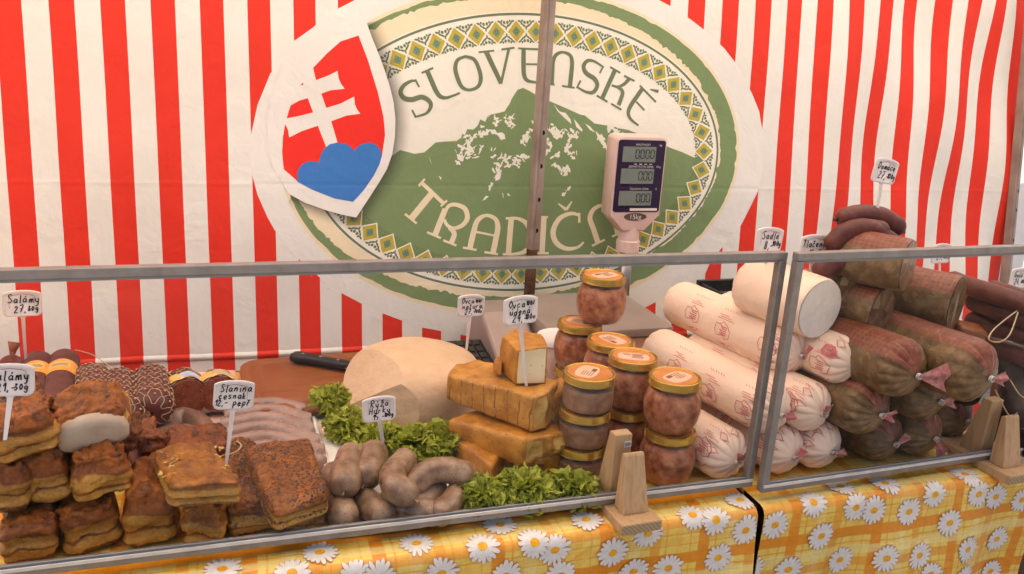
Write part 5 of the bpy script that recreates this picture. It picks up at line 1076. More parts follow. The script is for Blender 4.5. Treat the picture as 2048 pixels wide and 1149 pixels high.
def headloop(ins, y):
    w = hw-ins; r = .012
    pts = [(w, z_sh+.004), (w, z_top-r)]+[(w-r+r*math.cos(PI/2*k/5), z_top-ins-r+r*math.sin(PI/2*k/5)) for k in range(1, 6)]+[(-w+r-r*math.sin(PI/2*k/5), z_top-ins-r+r*math.cos(PI/2*k/5)) for k in range(0, 6)]+[(-w, z_sh+.004), (-w+.008, z_sh-.004), (-.026, z_bot+ins), (.026, z_bot+ins), (w-.008, z_sh-.004)]
    return [(HX+p[0], HY+y, p[1]) for p in pts]
a = MB(); loft(a, [headloop(.006, .028), headloop(.0, .020), headloop(.0, -.014), headloop(.004, -.0215), headloop(.008, -.0225)]); hd_ = sharp(a.build('display_head', 'scale_plastic', scl), 45)
yf = HY-.0226
pw, pz1, pz0 = .0555, z_top-.0095, z_sh+.011
def fplate(name, x0, x1, z0, z1, mat, par, d, r=.003):
    b = MB(); cx, cz = (x0+x1)/2, (z0+z1)/2; loft(b, [[(HX+cx+p[0], yf-dd, cz+p[1]) for p in rrect(x1-x0, z1-z0, r, 4)] for dd in (d-.0006, d)]); return b.build(name, mat, par, smooth=False)
pan = fplate('display_panel', -pw, pw, pz0, pz1, 'scale_navy', hd_, .0010, .006)
PHt = pz1-pz0
SEG = {'0': 'abcdef', '1': 'bc'}
def seg_digit(b, x, z, w, h, d, ch):
    t = w*.25; q = {'a': (0, h), 'g': (0, h/2), 'd': (0, 0)}
    for s in SEG[ch]:
        if s in 'agd': zz = {'a': h, 'g': h/2, 'd': 0}[s]; b.box((x, d, z+zz), (w*.72, .0003, t))
        else:
            xx = w/2 if s in 'bc' else -w/2; zz = h*.75 if s in 'bf' else h*.25; b.box((x+xx, d, z+zz), (t, .0003, h*.40))
def text_mesh(body, size, loc, mat, par, align='CENTER', name='lettering'):
    cu_ = bpy.data.curves.new('t', 'FONT'); cu_.body = body; cu_.size = size; cu_.align_x = align; t = bpy.data.objects.new('t', cu_); COL.objects.link(t)
    dg = bpy.context.evaluated_depsgraph_get(); me = bpy.data.meshes.new_from_object(t.evaluated_get(dg)); bpy.data.objects.remove(t)
    me.materials.clear(); me.materials.append(M[mat]); me.name = name
    o = link(name, me, par, loc, (PI/2, 0, 0)); return o
for i, (f0, f1, num, cap, unit) in enumerate(((.09, .30, '0000', 'HMOTNOST', 'kg'), (.39, .60, '000', 'JEDNOTKOVA CENA', '€/kg'), (.70, .905, '000', 'CELKOVA CENA', '€'))):
    za, zb_ = pz1-PHt*f1, pz1-PHt*f0
    l = fplate('lcd_screen', -pw*.80, pw*.60, za, zb_, 'lcd', hd_, .0022, .001)
    b = MB(); w = .0078; h = (zb_-za)*.55
    for k, ch in enumerate(num): seg_digit(b, HX+pw*.60-.008-(len(num)-1-k)*.0118, za+(zb_-za)*.25, w, h, yf-.0024, ch)
    b.box((HX+pw*.60-.008-(.0118*2 if i else .0118*3)+.0059, yf-.0024, za+(zb_-za)*.2), (.0014, .0003, .0014)); b.build('digits', 'lcd_dark', l, smooth=False)['kind'] = 'stuff'
    text_mesh(cap, .0062, (HX+.002, yf-.0012, zb_+.0022), 'print_pale', hd_); text_mesh(unit, .006, (HX+pw*.78, yf-.0012, zb_+.0022), 'print_pale', hd_)
    b = MB()
    for k in range(4): b.box((HX-.012+.012*k if i == 0 else HX-.034+.012*(k % 2), yf-.0012, za-.0045), (.006, .0003, .0016))
    b.build('lettering', 'print_pale', hd_, smooth=False)
fplate('sticker', -pw*.28, pw*.9, pz0+.003, pz0+.0085, 'tub_lid', hd_, .0020, .0012)
b = MB(); n = 28; zc = z_sh+.0005; loft(b, [[(HX+.027*math.cos(2*PI*k/n), yf-dd, zc+.0085*math.sin(2*PI*k/n)) for k in range(n)] for dd in (.0004, .0012)]); bg = b.build('capacity_badge', 'badge_brown', hd_, smooth=False)
text_mesh('15kg', .0155, (HX, yf-.0015, zc-.0052), 'print_pale', bg)
a = MB()
ringp = [(.0235 if z in (0, 1) else .025) for z in (0, .3, .7, 1)]
prof = [(.022, z_neck-.006), (.0255, z_neck-.004), (.0262, z_neck+.020), (.0235, z_neck+.022), (.0225, z_bot+.012)]
n = 40; vs = []; fs = []
for i, (r, z) in enumerate(prof):
    for k in range(n): rr_ = r*(1-.035*(k % 4 == 0)) if i in (1, 2) else r; vs.append((HX+rr_*math.cos(2*PI*k/n), HY+rr_*math.sin(2*PI*k/n), z))
fs = [(i*n+k, i*n+(k+1) % n, (i+1)*n+(k+1) % n, (i+1)*n+k) for i in range(len(prof)-1) for k in range(n)]+[tuple(range(n))[::-1], tuple(range((len(prof)-1)*n, len(prof)*n))]
a.add(vs, fs); a.build('neck_collar', 'scale_plastic', scl, smooth=False)
a = MB(); a.tube([(HX, HY, .03), (HX, HY, z_neck)], .0145, 20); a.build('post', 'steel', scl)
a = MB(); a.box((HX-.01, HY-.01, .05), (.06, .035, .06)); a.build('post_bracket', 'scale_plastic', scl, smooth=False)
tag(scl, 'pale pink shop scale with a grey plate and a raised three-line display', 'scale')
M['black_plastic'] = simple('black_plastic', (.012, .011, .012), (.022, .02, .02), 30, .45)
cr_ = empty('black_crate', (1.285, .56, .002))
a = MB(); a.box((0, 0, .004), (.17, .09, .008)); a.build('crate_floor', 'black_plastic', cr_, smooth=False)
for nm, c, d in (('crate_wall', (0, -.043, .075), (.17, .005, .135)), ('crate_wall', (0, .043, .075), (.17, .005, .135)), ('crate_wall', (-.0825, 0, .075), (.005, .08, .135)), ('crate_wall', (.0825, 0, .075), (.005, .08, .135))):
    a = MB(); a.box(c, d); a.build(nm, 'black_plastic', cr_, smooth=False)
for s in (-1, 1):
    a = MB(); a.box((0, s*.046, .142), (.18, .012, .010)); a.build('crate_rim', 'black_plastic', cr_, smooth=False)
tag(cr_, 'black plastic crate behind the lard rolls', 'crate')

# ------------------------------------------------------------------ wrapped rolls: lard and pressed meat
M['lard_wrap'] = simple('lard_wrap', (.83, .63, .49), (.78, .57, .43), 10, .26, .40, bmp=.0022, bscale=38, sss=.1)
M['lard_cut'] = simple('lard_cut', (.78, .69, .60), (.83, .75, .66), 60, .6, bmp=.0012, bscale=120, sss=.2)
M['red_print'] = simple('red_print', (.55, .10, .11), (.66, .24, .22), 60, .45); M['clip_metal'] = simple('clip_metal', (.6, .58, .56), rough=.3, metal=.9)
m, nt, b = new_mat('gingham_wrap'); v = coords(nt); sep = N(nt, 'ShaderNodeSeparateXYZ'); nt.links.new(v, sep.inputs[0])
ang = math_n(nt, 'ARCTAN2', sep.outputs[2], sep.outputs[0]); inf = nt.nodes.new('ShaderNodeObjectInfo')
u_ = math_n(nt, 'MULTIPLY', ang, .042)
def chk(s): return math_n(nt, 'LESS_THAN', math_n(nt, 'FRACT', math_n(nt, 'DIVIDE', math_n(nt, 'ADD', s, 5.0), .0078)), .5)
ck = math_n(nt, 'MULTIPLY', math_n(nt, 'ADD', chk(u_), chk(sep.outputs[1])), .5)
dev = math_n(nt, 'ABSOLUTE', math_n(nt, 'SUBTRACT', ang, math_n(nt, 'ADD', 1.25, math_n(nt, 'MULTIPLY', inf.outputs['Random'], .7))))
msk = math_n(nt, 'MULTIPLY', math_n(nt, 'DIVIDE', math_n(nt, 'SUBTRACT', .78, dev), .06, clamp=True), .8)
meat = ramp(nt, tnoise(nt, v, 40, 5, .6), ((.3, (.082, .042, .015)), (.5, (.15, .085, .033)), (.72, (.25, .155, .07))))
spots = ramp(nt, tvor(nt, v, 105).outputs['Color'], ((.72, (0, 0, 0)), (.80, (1, 1, 1)))); meat = mixc(nt, math_n(nt, 'MULTIPLY', spots, .5), meat, (.30, .17, .075))
red = mixc(nt, ck, (.30, .065, .045), (.20, .016, .014)); red = mixc(nt, .33, red, meat)
nt.links.new(mixc(nt, msk, meat, red), b.inputs['Base Color']); b.inputs['Roughness'].default_value = .34; b.inputs['Specular IOR Level'].default_value = .3; b.inputs['Coat Weight'].default_value = .08; b.inputs['Coat Roughness'].default_value = .12; bump(nt, b, tnoise(nt, v, 55, 5, .6, 1.2), .0034, .9); M['gingham_wrap'] = m
M['gingham_tail'] = simple('gingham_tail', (.36, .07, .065), (.48, .26, .22), 120, .5, bmp=.0012)
m, nt, b = new_mat('pressed_meat'); v = coords(nt); vo = tvor(nt, v, 62); col = ramp(nt, vo.outputs['Color'], ((.1, (.085, .036, .014)), (.4, (.16, .08, .034)), (.7, (.24, .14, .065)), (.95, (.36, .25, .135))))
nt.links.new(mixc(nt, ramp(nt, tnoise(nt, v, 30), ((.5, (0, 0, 0)), (.62, (1, 1, 1)))), col, (.15, .072, .03)), b.inputs['Base Color']); b.inputs['Roughness'].default_value = .35; bump(nt, b, vo.outputs['Distance'], .0008); M['pressed_meat'] = m
M['fat_pale'] = simple('fat_pale', (.46, .37, .25), (.40, .30, .19), 40, .4)
def roll(name, tip, far, r, skin, label, group, cat, seed, near='pleat', tailmat=None, tail=1.0, cutmat=None, pleats=13, tail_dir=0.6):
    """a wrapped roll: tip = its gathered near end (or cut face), far = its far end"""
    A, d, s, u, L = log_axis(tip, far); Rm = Matrix((s, d, u)).transposed(); rr = random.Random(seed); ph = rr.uniform(0, 6); E = r*.85
    pl = [(rr.uniform(.6, 1.3), rr.uniform(-.25, .25)) for _ in range(pleats)]
    def surf(th, y, off=0.0):
        e = 1.0; w = 0.0
        if near == 'pleat' and y < E:
            t = y/E; e = max(.10, (1-(1-t)**2.3)**.55); w = (1-t)**1.2
        elif near == 'cut' and y < .006: e = 1-.05*(1-y/.006)**2
        if L-y < E*.7: t = (L-y)/(E*.7); e = max(.12, (1-(1-t)**2.3)**.55); w = .25*(1-t)
        k = th/(2*PI)*pleats+ph; i = int(k) % pleats; g = abs(math.sin(PI*k))**.45
        fold = (g-.72)*.52*pl[i][0]*w
        q = r*e*(1+fold*e+.022*nz((math.cos(th)*1.5, math.sin(th)*1.5, y*14), 1, seed)+.010*nz((math.cos(th)*4, math.sin(th)*4, y*40), 1, seed+3))+off
        z = math.sin(th)*q
        return Vector((math.cos(th)*q*1.02, y, z*(1 if z > 0 else .95)))
    n = 90; ys = [E*(k/16)**1.5 for k in range(16)] if near == 'pleat' else [0, .0015, .003, .006]
    y = ys[-1]+.006
    while y < L-E*.7: ys.append(y); y += .010
    ys += [L-E*.7*(1-k/10) for k in range(11)]
    b = MB(); k_ = len(ys); b.grid(lambda a, c: surf(2*PI*a, ys[round(c*(k_-1))]), n, k_, closed_u=True)
    b.add([surf(2*PI*i/n, ys[-1]) for i in range(n)], [tuple(range(n))])
    if near == 'pleat': b.add([surf(2*PI*i/n, 0) for i in range(n)], [tuple(range(n))[::-1]])
    o = b.build(name, skin, loc=A, rot=Rm.to_euler()); tag(o, label, cat, group)
    if near == 'cut':
        c = MB(); m_ = 8; vs = [(0, -.001, 0)]
        for j in range(1, m_+1):
            for i in range(n):
                p = surf(2*PI*i/n, 0); f = j/m_; vs.append((p.x*f, -.001+.0012*nz((p.x*f, p.z*f, 0), 90, seed)*(1-f**4)-.0006*(1-f), p.z*f))
        c.add(vs, [(0, 1+i, 1+(i+1) % n) for i in range(n)]+[(1+(j-1)*n+i, 1+j*n+i, 1+j*n+(i+1) % n, 1+(j-1)*n+(i+1) % n) for j in range(1, m_) for i in range(n)]); c.build('cut_face', cutmat, o)
    elif tail:
        for k in range(2):
            c = MB(); c.tube([(.0052*math.cos(2*PI*i/12), -.0015-.0028*k, .0042*math.sin(2*PI*i/12)) for i in range(12)], .0011, 6, closed=True); c.build('clip', 'clip_metal', o)
        c = MB(); ln = .022*tail; ta = tail_dir+rr.uniform(-.3, .3); dx, dz = math.cos(ta), math.sin(ta)
        def T(a, q):
            t = (a-.5)*2; wv = .0035*math.sin(a*9+seed)*q; p = Vector((dx, -.35, dz))*(ln*q)+Vector((-dz, 0, dx))*(t*(.003+.010*q*tail)); p += Vector((0, -1, 0))*(.004+wv); return p
        c.grid(T, 14, 7); c.build('gathered_tail', tailmat, o)
    return o, surf, L
def surface_strokes(o, surf, strokes, r, mat, off=.0007, name='printed_mark'):
    """strokes: (points in (arc from the top, y), width) drawn on a roll"""
    b = MB()
    for pts, w in strokes:
        P = [Vector((p[0], p[1], 0)) for p in pts]; Q = []
        for i in range(len(P)-1):
            m_ = max(1, int((P[i+1]-P[i]).length/.004))
            for k in range(m_): Q.append(P[i].lerp(P[i+1], k/m_))
        Q.append(P[-1]); vs = []
        for i, p in enumerate(Q):
            t = Q[min(i+1, len(Q)-1)]-Q[max(i-1, 0)]
            if t.length < 1e-9: t = Vector((1, 0, 0))
            t.normalize(); nn = Vector((-t.y, t.x, 0))*w/2
            for sg in (1, -1): e = p+nn*sg; vs.append(surf(PI/2-e.x/r, max(e.y, .001), off))
        b.add(vs, [(2*i, 2*i+1, 2*i+3, 2*i+2) for i in range(len(Q)-1)])
    o2 = b.build(name, mat, o); o2['kind'] = 'stuff'; return o2
def lard_print(o, surf, L, r, seed, base):
    rr = random.Random(seed); st = []
    # lettering lines and banner outlines repeated along the roll
    y = .02
    while y < L-.07:
        x = base-.074+rr.uniform(-.006, .006)
        q = rr.uniform(-.002, .002)
        st.append(([(x, y), (x-.003, y+.010), (x+.003, y+.013), (x, y+.030), (x+.010, y+.034), (x+.020, y+.033), (x+.021, y+.022), (x+.026, y+.019), (x+.021, y+.006), (x+.012, y-.002), (x, y)], .0013))
        for k in range(5): st.append(([(x+.004+.0034*k, y+.006+q), (x+.004+.0034*k, y+.013+.004*(k % 3)), (x+.0055+.0034*k, y+.022-.003*(k % 2))], .0016))
        for k in range(3): st.append(([(x+.030+.0034*k, y-.004+.008*k), (x+.030+.0034*k, y+.020+rr.uniform(0, .016))], .0009))
        st.append(([(x-.012, y), (x-.020, y+.008), (x-.021, y+.024), (x-.013, y+.032)], .0013)); st.append(([(x-.014, y+.010), (x-.016, y+.022)], .0024))
        for k in range(6): st.append(([(x+.047, y+.006*k), (x+.049+.001*(k % 2), y+.003+.006*k)], .0011))
        y += rr.uniform(.075, .10)
    surface_strokes(o, surf, st, r, 'red_print')
    # ornaments on the gathered end
    st = []
    for k in range(4):
        x = -.05+.03*k+rr.uniform(-.005, .005); st.append(([(x, .010), (x+.006, .018), (x+.002, .026), (x-.007, .020), (x, .012)], .0012)); st.append(([(x+.010, .014), (x+.012, .030)], .0010))
    surface_strokes(o, surf, st, r, 'red_print', .0011)
lg = 'white wrapped lard rolls in the pile'; pg = 'pressed-meat rolls in the pile'
def fr_(p, yaw, L, dz=0.0): return (p[0]+math.sin(yaw)*L, p[1]+math.cos(yaw)*L, p[2]+dz)
YA = math.radians(-11)
lard = [
 ((0.9263, .006, .042), YA, .30, .0425, 'white lard roll on the table behind the joint of the two screens', .01),
 ((1.0261, .000, .042), YA, .30, .0405, 'white lard roll in the bottom row, directly right of the screen joint', .02),
 ((1.0985, .002, .042), YA, .30, .0415, 'white lard roll in the bottom row, nearest the brown rolls', .03),
 ((0.9928, .004, .114), YA, .31, .0425, 'white lard roll of the second layer running behind the screen joint', .0),
 ((1.0625, -0.002, 0.113), YA, .30, .0410, 'white lard roll of the second layer with its clip right of the joint', .015),
 ((1.0604, 0.0637, 0.183), YA, .31, .0425, 'white lard roll with red banners, third layer left', .005),
 ((1.1192, 0.0086, 0.183), YA, .30, .0410, 'white lard roll with a red crest, third layer right', -.01)]
for i, (p, yaw, L, r, lab, base) in enumerate(lard):
    o, sf, LL = roll('lard_roll', p, fr_(p, yaw, L), r, 'lard_wrap', lab, lg, 'lard roll', 40+i, tailmat='red_print' if i % 2 else 'gingham_tail', tail=.8, tail_dir=(1.2, .9, .3, .4, 1.9, 1.1, .2)[i])
    lard_print(o, sf, LL, r, i, base)
    if i == 6:
        surface_strokes(o, sf, [([(-.042, .014), (-.050, .024), (-.046, .036), (-.036, .034), (-.034, .022), (-.042, .016)], .006), ([(-.040, .02), (-.042, .03)], .004)], r, 'red_print', .0010)
p = (1.0724, 0.0537, 0.262); roll('lard_roll', p, fr_(p, math.radians(-14), .155, .004), .0500, 'lard_wrap', 'unwrapped lard block with a flat white cut end, on top of the lard pile', lg, 'lard roll', 51, near='cut', cutmat='lard_cut')
pm = [
 ((1.2215, .004, .043), YA, .28, .0430, 'brown pressed-meat roll in the bottom row, beside the last white roll', .6),
 ((1.3033, .004, .044), YA, .28, .0440, 'brown pressed-meat roll with a frayed red end, middle of the bottom row', -.9),
 ((1.4106, 0.0428, 0.047), YA, .28, .0470, 'brown pressed-meat roll in the bottom row, left of the right clamp', .3),
 ((1.1451, -0.0323, 0.118), YA, .28, .0465, 'red-checked pressed-meat roll, second layer beside the white rolls', .0),
 ((1.2824, -0.009, 0.118), YA, .28, .0460, 'pressed-meat roll with a short red tail, second layer middle', .2),
 ((1.1698, -0.0611, 0.192), YA, .28, .0480, 'pressed-meat roll with a flared red and white tail, third layer left', -.2),
 ((1.2732, -0.0939, 0.194), YA, .30, .0510, 'big red-checked pressed-meat roll with a red tab, third layer right', .15)]
for i, (p, yaw, L, r, lab, td) in enumerate(pm):
    roll('meat_roll', p, fr_(p, yaw, L), r, 'gingham_wrap', lab, pg, 'meat roll', 60+i, tailmat='gingham_tail', tail=(1, 1.3, 1.6, .8, 1, 2.0, 1.0)[i], tail_dir=td, pleats=15)
p = (1.328, 0.0408, 0.262); o, sf, LL = roll('meat_roll', p, fr_(p, math.radians(-30), .16), .0500, 'gingham_wrap', 'cut pressed-meat roll with a pale fat streak in its face', pg, 'meat roll', 71, near='cut', cutmat='pressed_meat')
a = MB(); a.grid(lambda s, q: (-.018+.013*math.sin(PI*q)*(s*1.2-.2)+.006*q, -.0022, -.030+.060*q), 8, 14); a.build('fat_streak', 'fat_pale', o)
p = (1.1875, 0.0495, 0.255); roll('meat_roll', p, fr_(p, math.radians(-22), .13), .040, 'gingham_wrap', 'short cut pressed-meat roll between the lard block and the streaked roll', pg, 'meat roll', 72, near='cut', cutmat='pressed_meat')
p = (1.1535, 0.0806, 0.283); roll('meat_roll', p, (p[0]-.02, p[1]+.11, p[2]-.03), .035, 'gingham_wrap', 'pressed-meat end with its oval cut face turned up, behind the lard block', pg, 'meat roll', 73, near='cut', cutmat='pressed_meat')
p = (1.2006, 0.0278, 0.335); o, sf, LL = roll('meat_roll', p, (p[0]-.062, p[1]+.100, p[2]), .043, 'gingham_wrap', 'cut pressed-meat roll lying crosswise on the very top of the pile', pg, 'meat roll', 74, near='cut', cutmat='pressed_meat')
a = MB(); a.tube([(0, LL, 0), (.002, LL+.006, .0), (0, LL+.014, .002), (.003, LL+.022, .003)], [.008, .004, .007, .010], 9); a.build('gathered_tail', 'gingham_tail', o)

# ------------------------------------------------------------------ dark dried sausages at the right
M['dark_sausage'] = simple('dark_sausage', (.085, .020, .015), (.145, .042, .032), 40, .36, .6, bmp=.0007, bscale=120); M['black_sausage'] = simple('black_sausage', (.022, .013, .011), (.05, .028, .022), 40, .42, .6, bmp=.0007, bscale=110)
ds = 'dark red sausages heaped behind the cut roll'
Yt = 0.1078
for i, (pts, r, lab) in enumerate((
 ([(1.1492, 0.1228, 0.392), (1.1874, 0.1228, 0.3975), (1.2237, 0.1228, 0.3915), (1.2547, 0.1228, 0.3762)], .0165, 'dark red sausage curving over the top of the pile, carrying the tag'),
 ([(1.1148, 0.0978, 0.3572), (1.1328, 0.0978, 0.3723), (1.1649, 0.0978, 0.3801), (1.2002, 0.0978, 0.3756)], .0160, 'dark red sausage bent below the topmost one'),
 ([(1.1838, 0.0928, 0.3769), (1.2104, 0.0928, 0.3635), (1.2311, 0.0928, 0.3515)], .0150, 'short dark red sausage right of the tag stem, behind the cut roll'),
 ([(1.0931, 0.0878, 0.3163), (1.1048, 0.0878, 0.3291), (1.1326, 0.0878, 0.3333)], .0165, 'dark red sausage end sticking out left, beneath the crosswise roll'),
 ([(1.1616, 0.1478, 0.3327), (1.211, 0.1478, 0.3387), (1.2752, 0.1478, 0.3305)], .018, 'dark red sausage lying deepest behind the crosswise roll'))):
    sausage('dried_sausage', pts, r, 'dark_sausage', lab, ds, seed=i, nubs='dark_sausage')
dr = 'straight dark sausages at the right edge'
for i, (pts, r, lab) in enumerate((
 ([(1.4125, 0.1349, 0.275), (1.4163, 0.0695, 0.275), (1.4318, -0.0045, 0.272)], .0165, 'long straight dark sausage on top, next to the streaked roll'),
 ([(1.4602, 0.0902, 0.27), (1.4625, 0.06, 0.27), (1.4528, -0.0009, 0.27)], .0165, 'straight dark sausage at the back right, under the edge tag'),
 ([(1.4386, 0.1035, 0.245), (1.4389, 0.0521, 0.245), (1.4647, 0.0154, 0.24)], .0170, 'straight dark sausage second from the top, with the twine loop over it'),
 ([(1.4451, 0.1027, 0.21), (1.4579, 0.0603, 0.21), (1.4777, 0.0187, 0.21)], .0170, 'straight dark sausage third from the top, over the brown wooden block'),
 ([(1.4785, 0.0841, 0.17), (1.477, 0.0467, 0.17), (1.4896, 0.0088, 0.17)], .0170, 'straight dark sausage fourth from the top, behind the big checked roll'))):
    sausage('dried_sausage', pts, r, 'dark_sausage', lab, dr, seed=i+9)
bl = 'black sausages in the right corner'
for i, (pts, r, lab) in enumerate((
 ([(1.4894, 0.0607, 0.15), (1.4707, 0.023, 0.12), (1.4344, -0.0266, 0.09)], .024, 'thick blackish sausage hanging beside the big checked roll'),
 ([(1.5465, 0.0748, 0.16), (1.5011, 0.0158, 0.13), (1.4612, -0.0317, 0.09)], .024, 'thick blackish sausage cut off by the right edge'),
 ([(1.4718, 0.0337, 0.04), (1.4696, 0.0049, 0.035), (1.4815, -0.0254, 0.03)], .024, 'thick blackish sausage lying low behind the right clamp'),
 ([(1.3747, 0.0715, 0.115), (1.3795, 0.0525, 0.11), (1.3947, 0.0397, 0.105)], .024, 'thick blackish sausage filling the gap under the big checked roll'),
 ([(1.4503, 0.1054, 0.15), (1.4144, 0.0601, 0.14), (1.3961, 0.0361, 0.13)], .024, 'thick blackish sausage standing behind the tail of the big checked roll'))):
    sausage('blood_sausage', pts, r, 'black_sausage', lab, bl, seed=i+20)
pp = Vector((1.3657, 0.0415, 0.215)); o = rbox_mesh((.046, .036, .024), .003, 4).build('wooden_block', 'board_wood', loc=pp, rot=(math.radians(10), math.radians(8), math.radians(-20))); tag(o, 'small brown wooden block wedged between the rolls and the dark sausages', 'block')
string([(1.4151, 0.0024, 0.262), (1.3707, -0.0164, 0.255), (1.3136, -0.0466, 0.25), (1.2981, -0.0571, 0.24), (1.3225, -0.056, 0.235), (1.3452, -0.051, 0.245), (1.4092, -0.0046, 0.262)], .0011, 'twine loop hanging over the straight dark sausages')
string([(1.2989, -0.0854, 0.17), (1.3603, -0.0629, 0.12), (1.3949, -0.0466, 0.1), (1.3958, -0.0552, 0.11)], .0009, 'thin twine hanging in front of the blackish sausages')
string([(1.3608, -0.0568, 0.17), (1.3709, -0.0711, 0.15), (1.3938, -0.0718, 0.14)], .0009, 'short twine end across the blackish sausage at the right edge')

# ------------------------------------------------------------------ hand-written price tags
G = {
 'a': [[(.45,.42),(.25,.5),(.06,.25),(.2,.02),(.42,.2),(.46,.48),(.46,.1),(.56,.0)]], 'c': [[(.45,.42),(.25,.5),(.05,.25),(.2,0),(.45,.08)]], 'd': [[(.42,.4),(.2,.48),(.05,.25),(.2,0),(.42,.2),(.52,1.0),(.45,.1),(.55,0)]],
 'e': [[(.06,.24),(.42,.3),(.28,.5),(.06,.28),(.2,0),(.48,.1)]], 'g': [[(.44,.44),(.2,.5),(.05,.28),(.2,.05),(.42,.2),(.45,.48),(.42,-.3),(.2,-.42),(.03,-.25)]], 'i': [[(.1,.5),(.1,.05),(.2,0)],[(.12,.72),(.14,.76)]],
 'k': [[(.1,1),(.08,0)],[(.45,.5),(.12,.24),(.5,0)]], 'l': [[(.12,1),(.08,.05),(.2,0)]], 'm': [[(.03,0),(.08,.5),(.12,.3),(.25,.5),(.3,0),(.33,.35),(.5,.5),(.56,0)]], 'n': [[(.05,0),(.08,.5),(.12,.3),(.3,.5),(.4,.35),(.42,0)]],
 'o': [[(.25,.5),(.05,.28),(.2,0),(.42,.22),(.25,.5)]], 'p': [[(.06,.5),(.04,-.4)],[(.06,.4),(.3,.5),(.45,.28),(.25,0),(.06,.12)]], 'r': [[(.08,.5),(.08,0)],[(.08,.3),(.25,.5),(.4,.45)]], 's': [[(.42,.45),(.2,.5),(.08,.38),(.4,.15),(.25,0),(.03,.06)]],
 't': [[(.2,.9),(.18,.1),(.36,0)],[(.02,.56),(.42,.58)]], 'u': [[(.05,.5),(.08,.1),(.25,0),(.42,.18),(.44,.5),(.44,.1),(.54,0)]], 'v': [[(.04,.5),(.22,0),(.44,.52)]], 'y': [[(.05,.5),(.18,.1),(.4,.15),(.44,.5),(.38,-.28),(.12,-.4)]], 'z': [[(.05,.5),(.45,.5),(.05,0),(.5,.02)]],
 'S': [[(.5,.9),(.28,1),(.1,.78),(.48,.3),(.3,0),(.03,.1)]], 'O': [[(.3,1),(.03,.5),(.28,0),(.6,.5),(.3,1)]], 'R': [[(.08,0),(.1,1),(.45,.95),(.48,.62),(.12,.5),(.55,0)]], 'H': [[(.08,1),(.06,0)],[(.5,1),(.5,0)],[(.06,.5),(.5,.52)]], 'T': [[(0,.95),(.6,1)],[(.3,.98),(.28,0)]], 'D': [[(.1,1),(.08,0),(.4,.08),(.58,.5),(.4,.95),(.06,1)]], 'G': [[(.5,.85),(.3,1),(.05,.5),(.28,0),(.52,.2),(.52,.45),(.3,.45)]],
 '0': [[(.25,.95),(.05,.5),(.22,0),(.45,.45),(.25,.95)]], '1': [[(.05,.6),(.3,1),(.26,0)]], '2': [[(.06,.75),(.25,1),(.45,.75),(.05,.03),(.55,.05)]], '3': [[(.06,.9),(.4,.95),(.2,.55),(.45,.3),(.22,0),(.03,.1)]], '4': [[(.3,1),(.04,.35),(.5,.4)],[(.38,.6),(.34,0)]], '5': [[(.48,1),(.12,.98),(.08,.55),(.4,.5),(.4,.1),(.05,.02)]], '7': [[(.05,.95),(.52,1),(.2,0)],[(.14,.48),(.5,.52)]], '8': [[(.4,.85),(.22,1),(.08,.78),(.42,.28),(.24,0),(.06,.25),(.44,.8)]], '9': [[(.44,.8),(.22,.98),(.06,.7),(.25,.5),(.46,.75),(.38,0)]],
 ',': [[(.14,.12),(.06,-.18)]], '-': [[(.05,.42),(.5,.46)]], '%': [[(.42,.95),(.06,0)],[(.1,.85),(.14,.9)],[(.4,.1),(.44,.14)]], ' ': []}
ACC = {'á': ('a', [(.3, .68), (.42, .86)]), 'ý': ('y', [(.28, .68), (.4, .86)]), 'ú': ('u', [(.28, .68), (.4, .86)]), 'é': ('e', [(.28, .68), (.4, .86)]), 'č': ('c', [(.1, .85), (.24, .66), (.42, .86)]), 'ř': ('r', [(.08, .85), (.22, .66), (.4, .86)]), 'ž': ('z', [(.1, .85), (.24, .66), (.42, .86)])}
M['tag_plastic'] = simple('tag_plastic', (.80, .73, .70), (.76, .68, .65), 14, .4); M['tag_line'] = simple('tag_line', (.30, .10, .10), rough=.5); M['marker'] = simple('marker', (.010, .009, .018), rough=.45)
def write(b, line, x, z, h, wid, rr):
    for ch in line:
        acc = None
        if ch in ACC: ch, acc = ACC[ch]
        st = list(G.get(ch, []))
        if acc: st = st+[acc]
        jx, jz, js = rr.uniform(-.03, .03), rr.uniform(-.05, .05), rr.uniform(.92, 1.08)
        for s in st:
            P = [Vector((x+(px*.82*js+pz*.10+jx)*h, 0, z+(pz*js+jz)*h)) for px, pz in s]
            P = smoothpath(P, 5) if len(P) > 2 else P
            vs = []
            for i, p in enumerate(P):
                t = (P[min(i+1, len(P)-1)]-P[max(i-1, 0)])
                if t.length < 1e-9: t = Vector((1, 0, 0))
                t.normalize(); n = Vector((-t.z, 0, t.x))*wid/2
                vs += [(p+n)+Vector((0, -.0014-.00006*(len(b.v) % 9), 0)), (p-n)+Vector((0, -.0014-.00006*(len(b.v) % 9), 0))]
            b.add(vs, [(2*i, 2*i+1, 2*i+3, 2*i+2) for i in range(len(P)-1)])
        x += h*(.62 if ch not in 'l i,1' else .36)
    return x
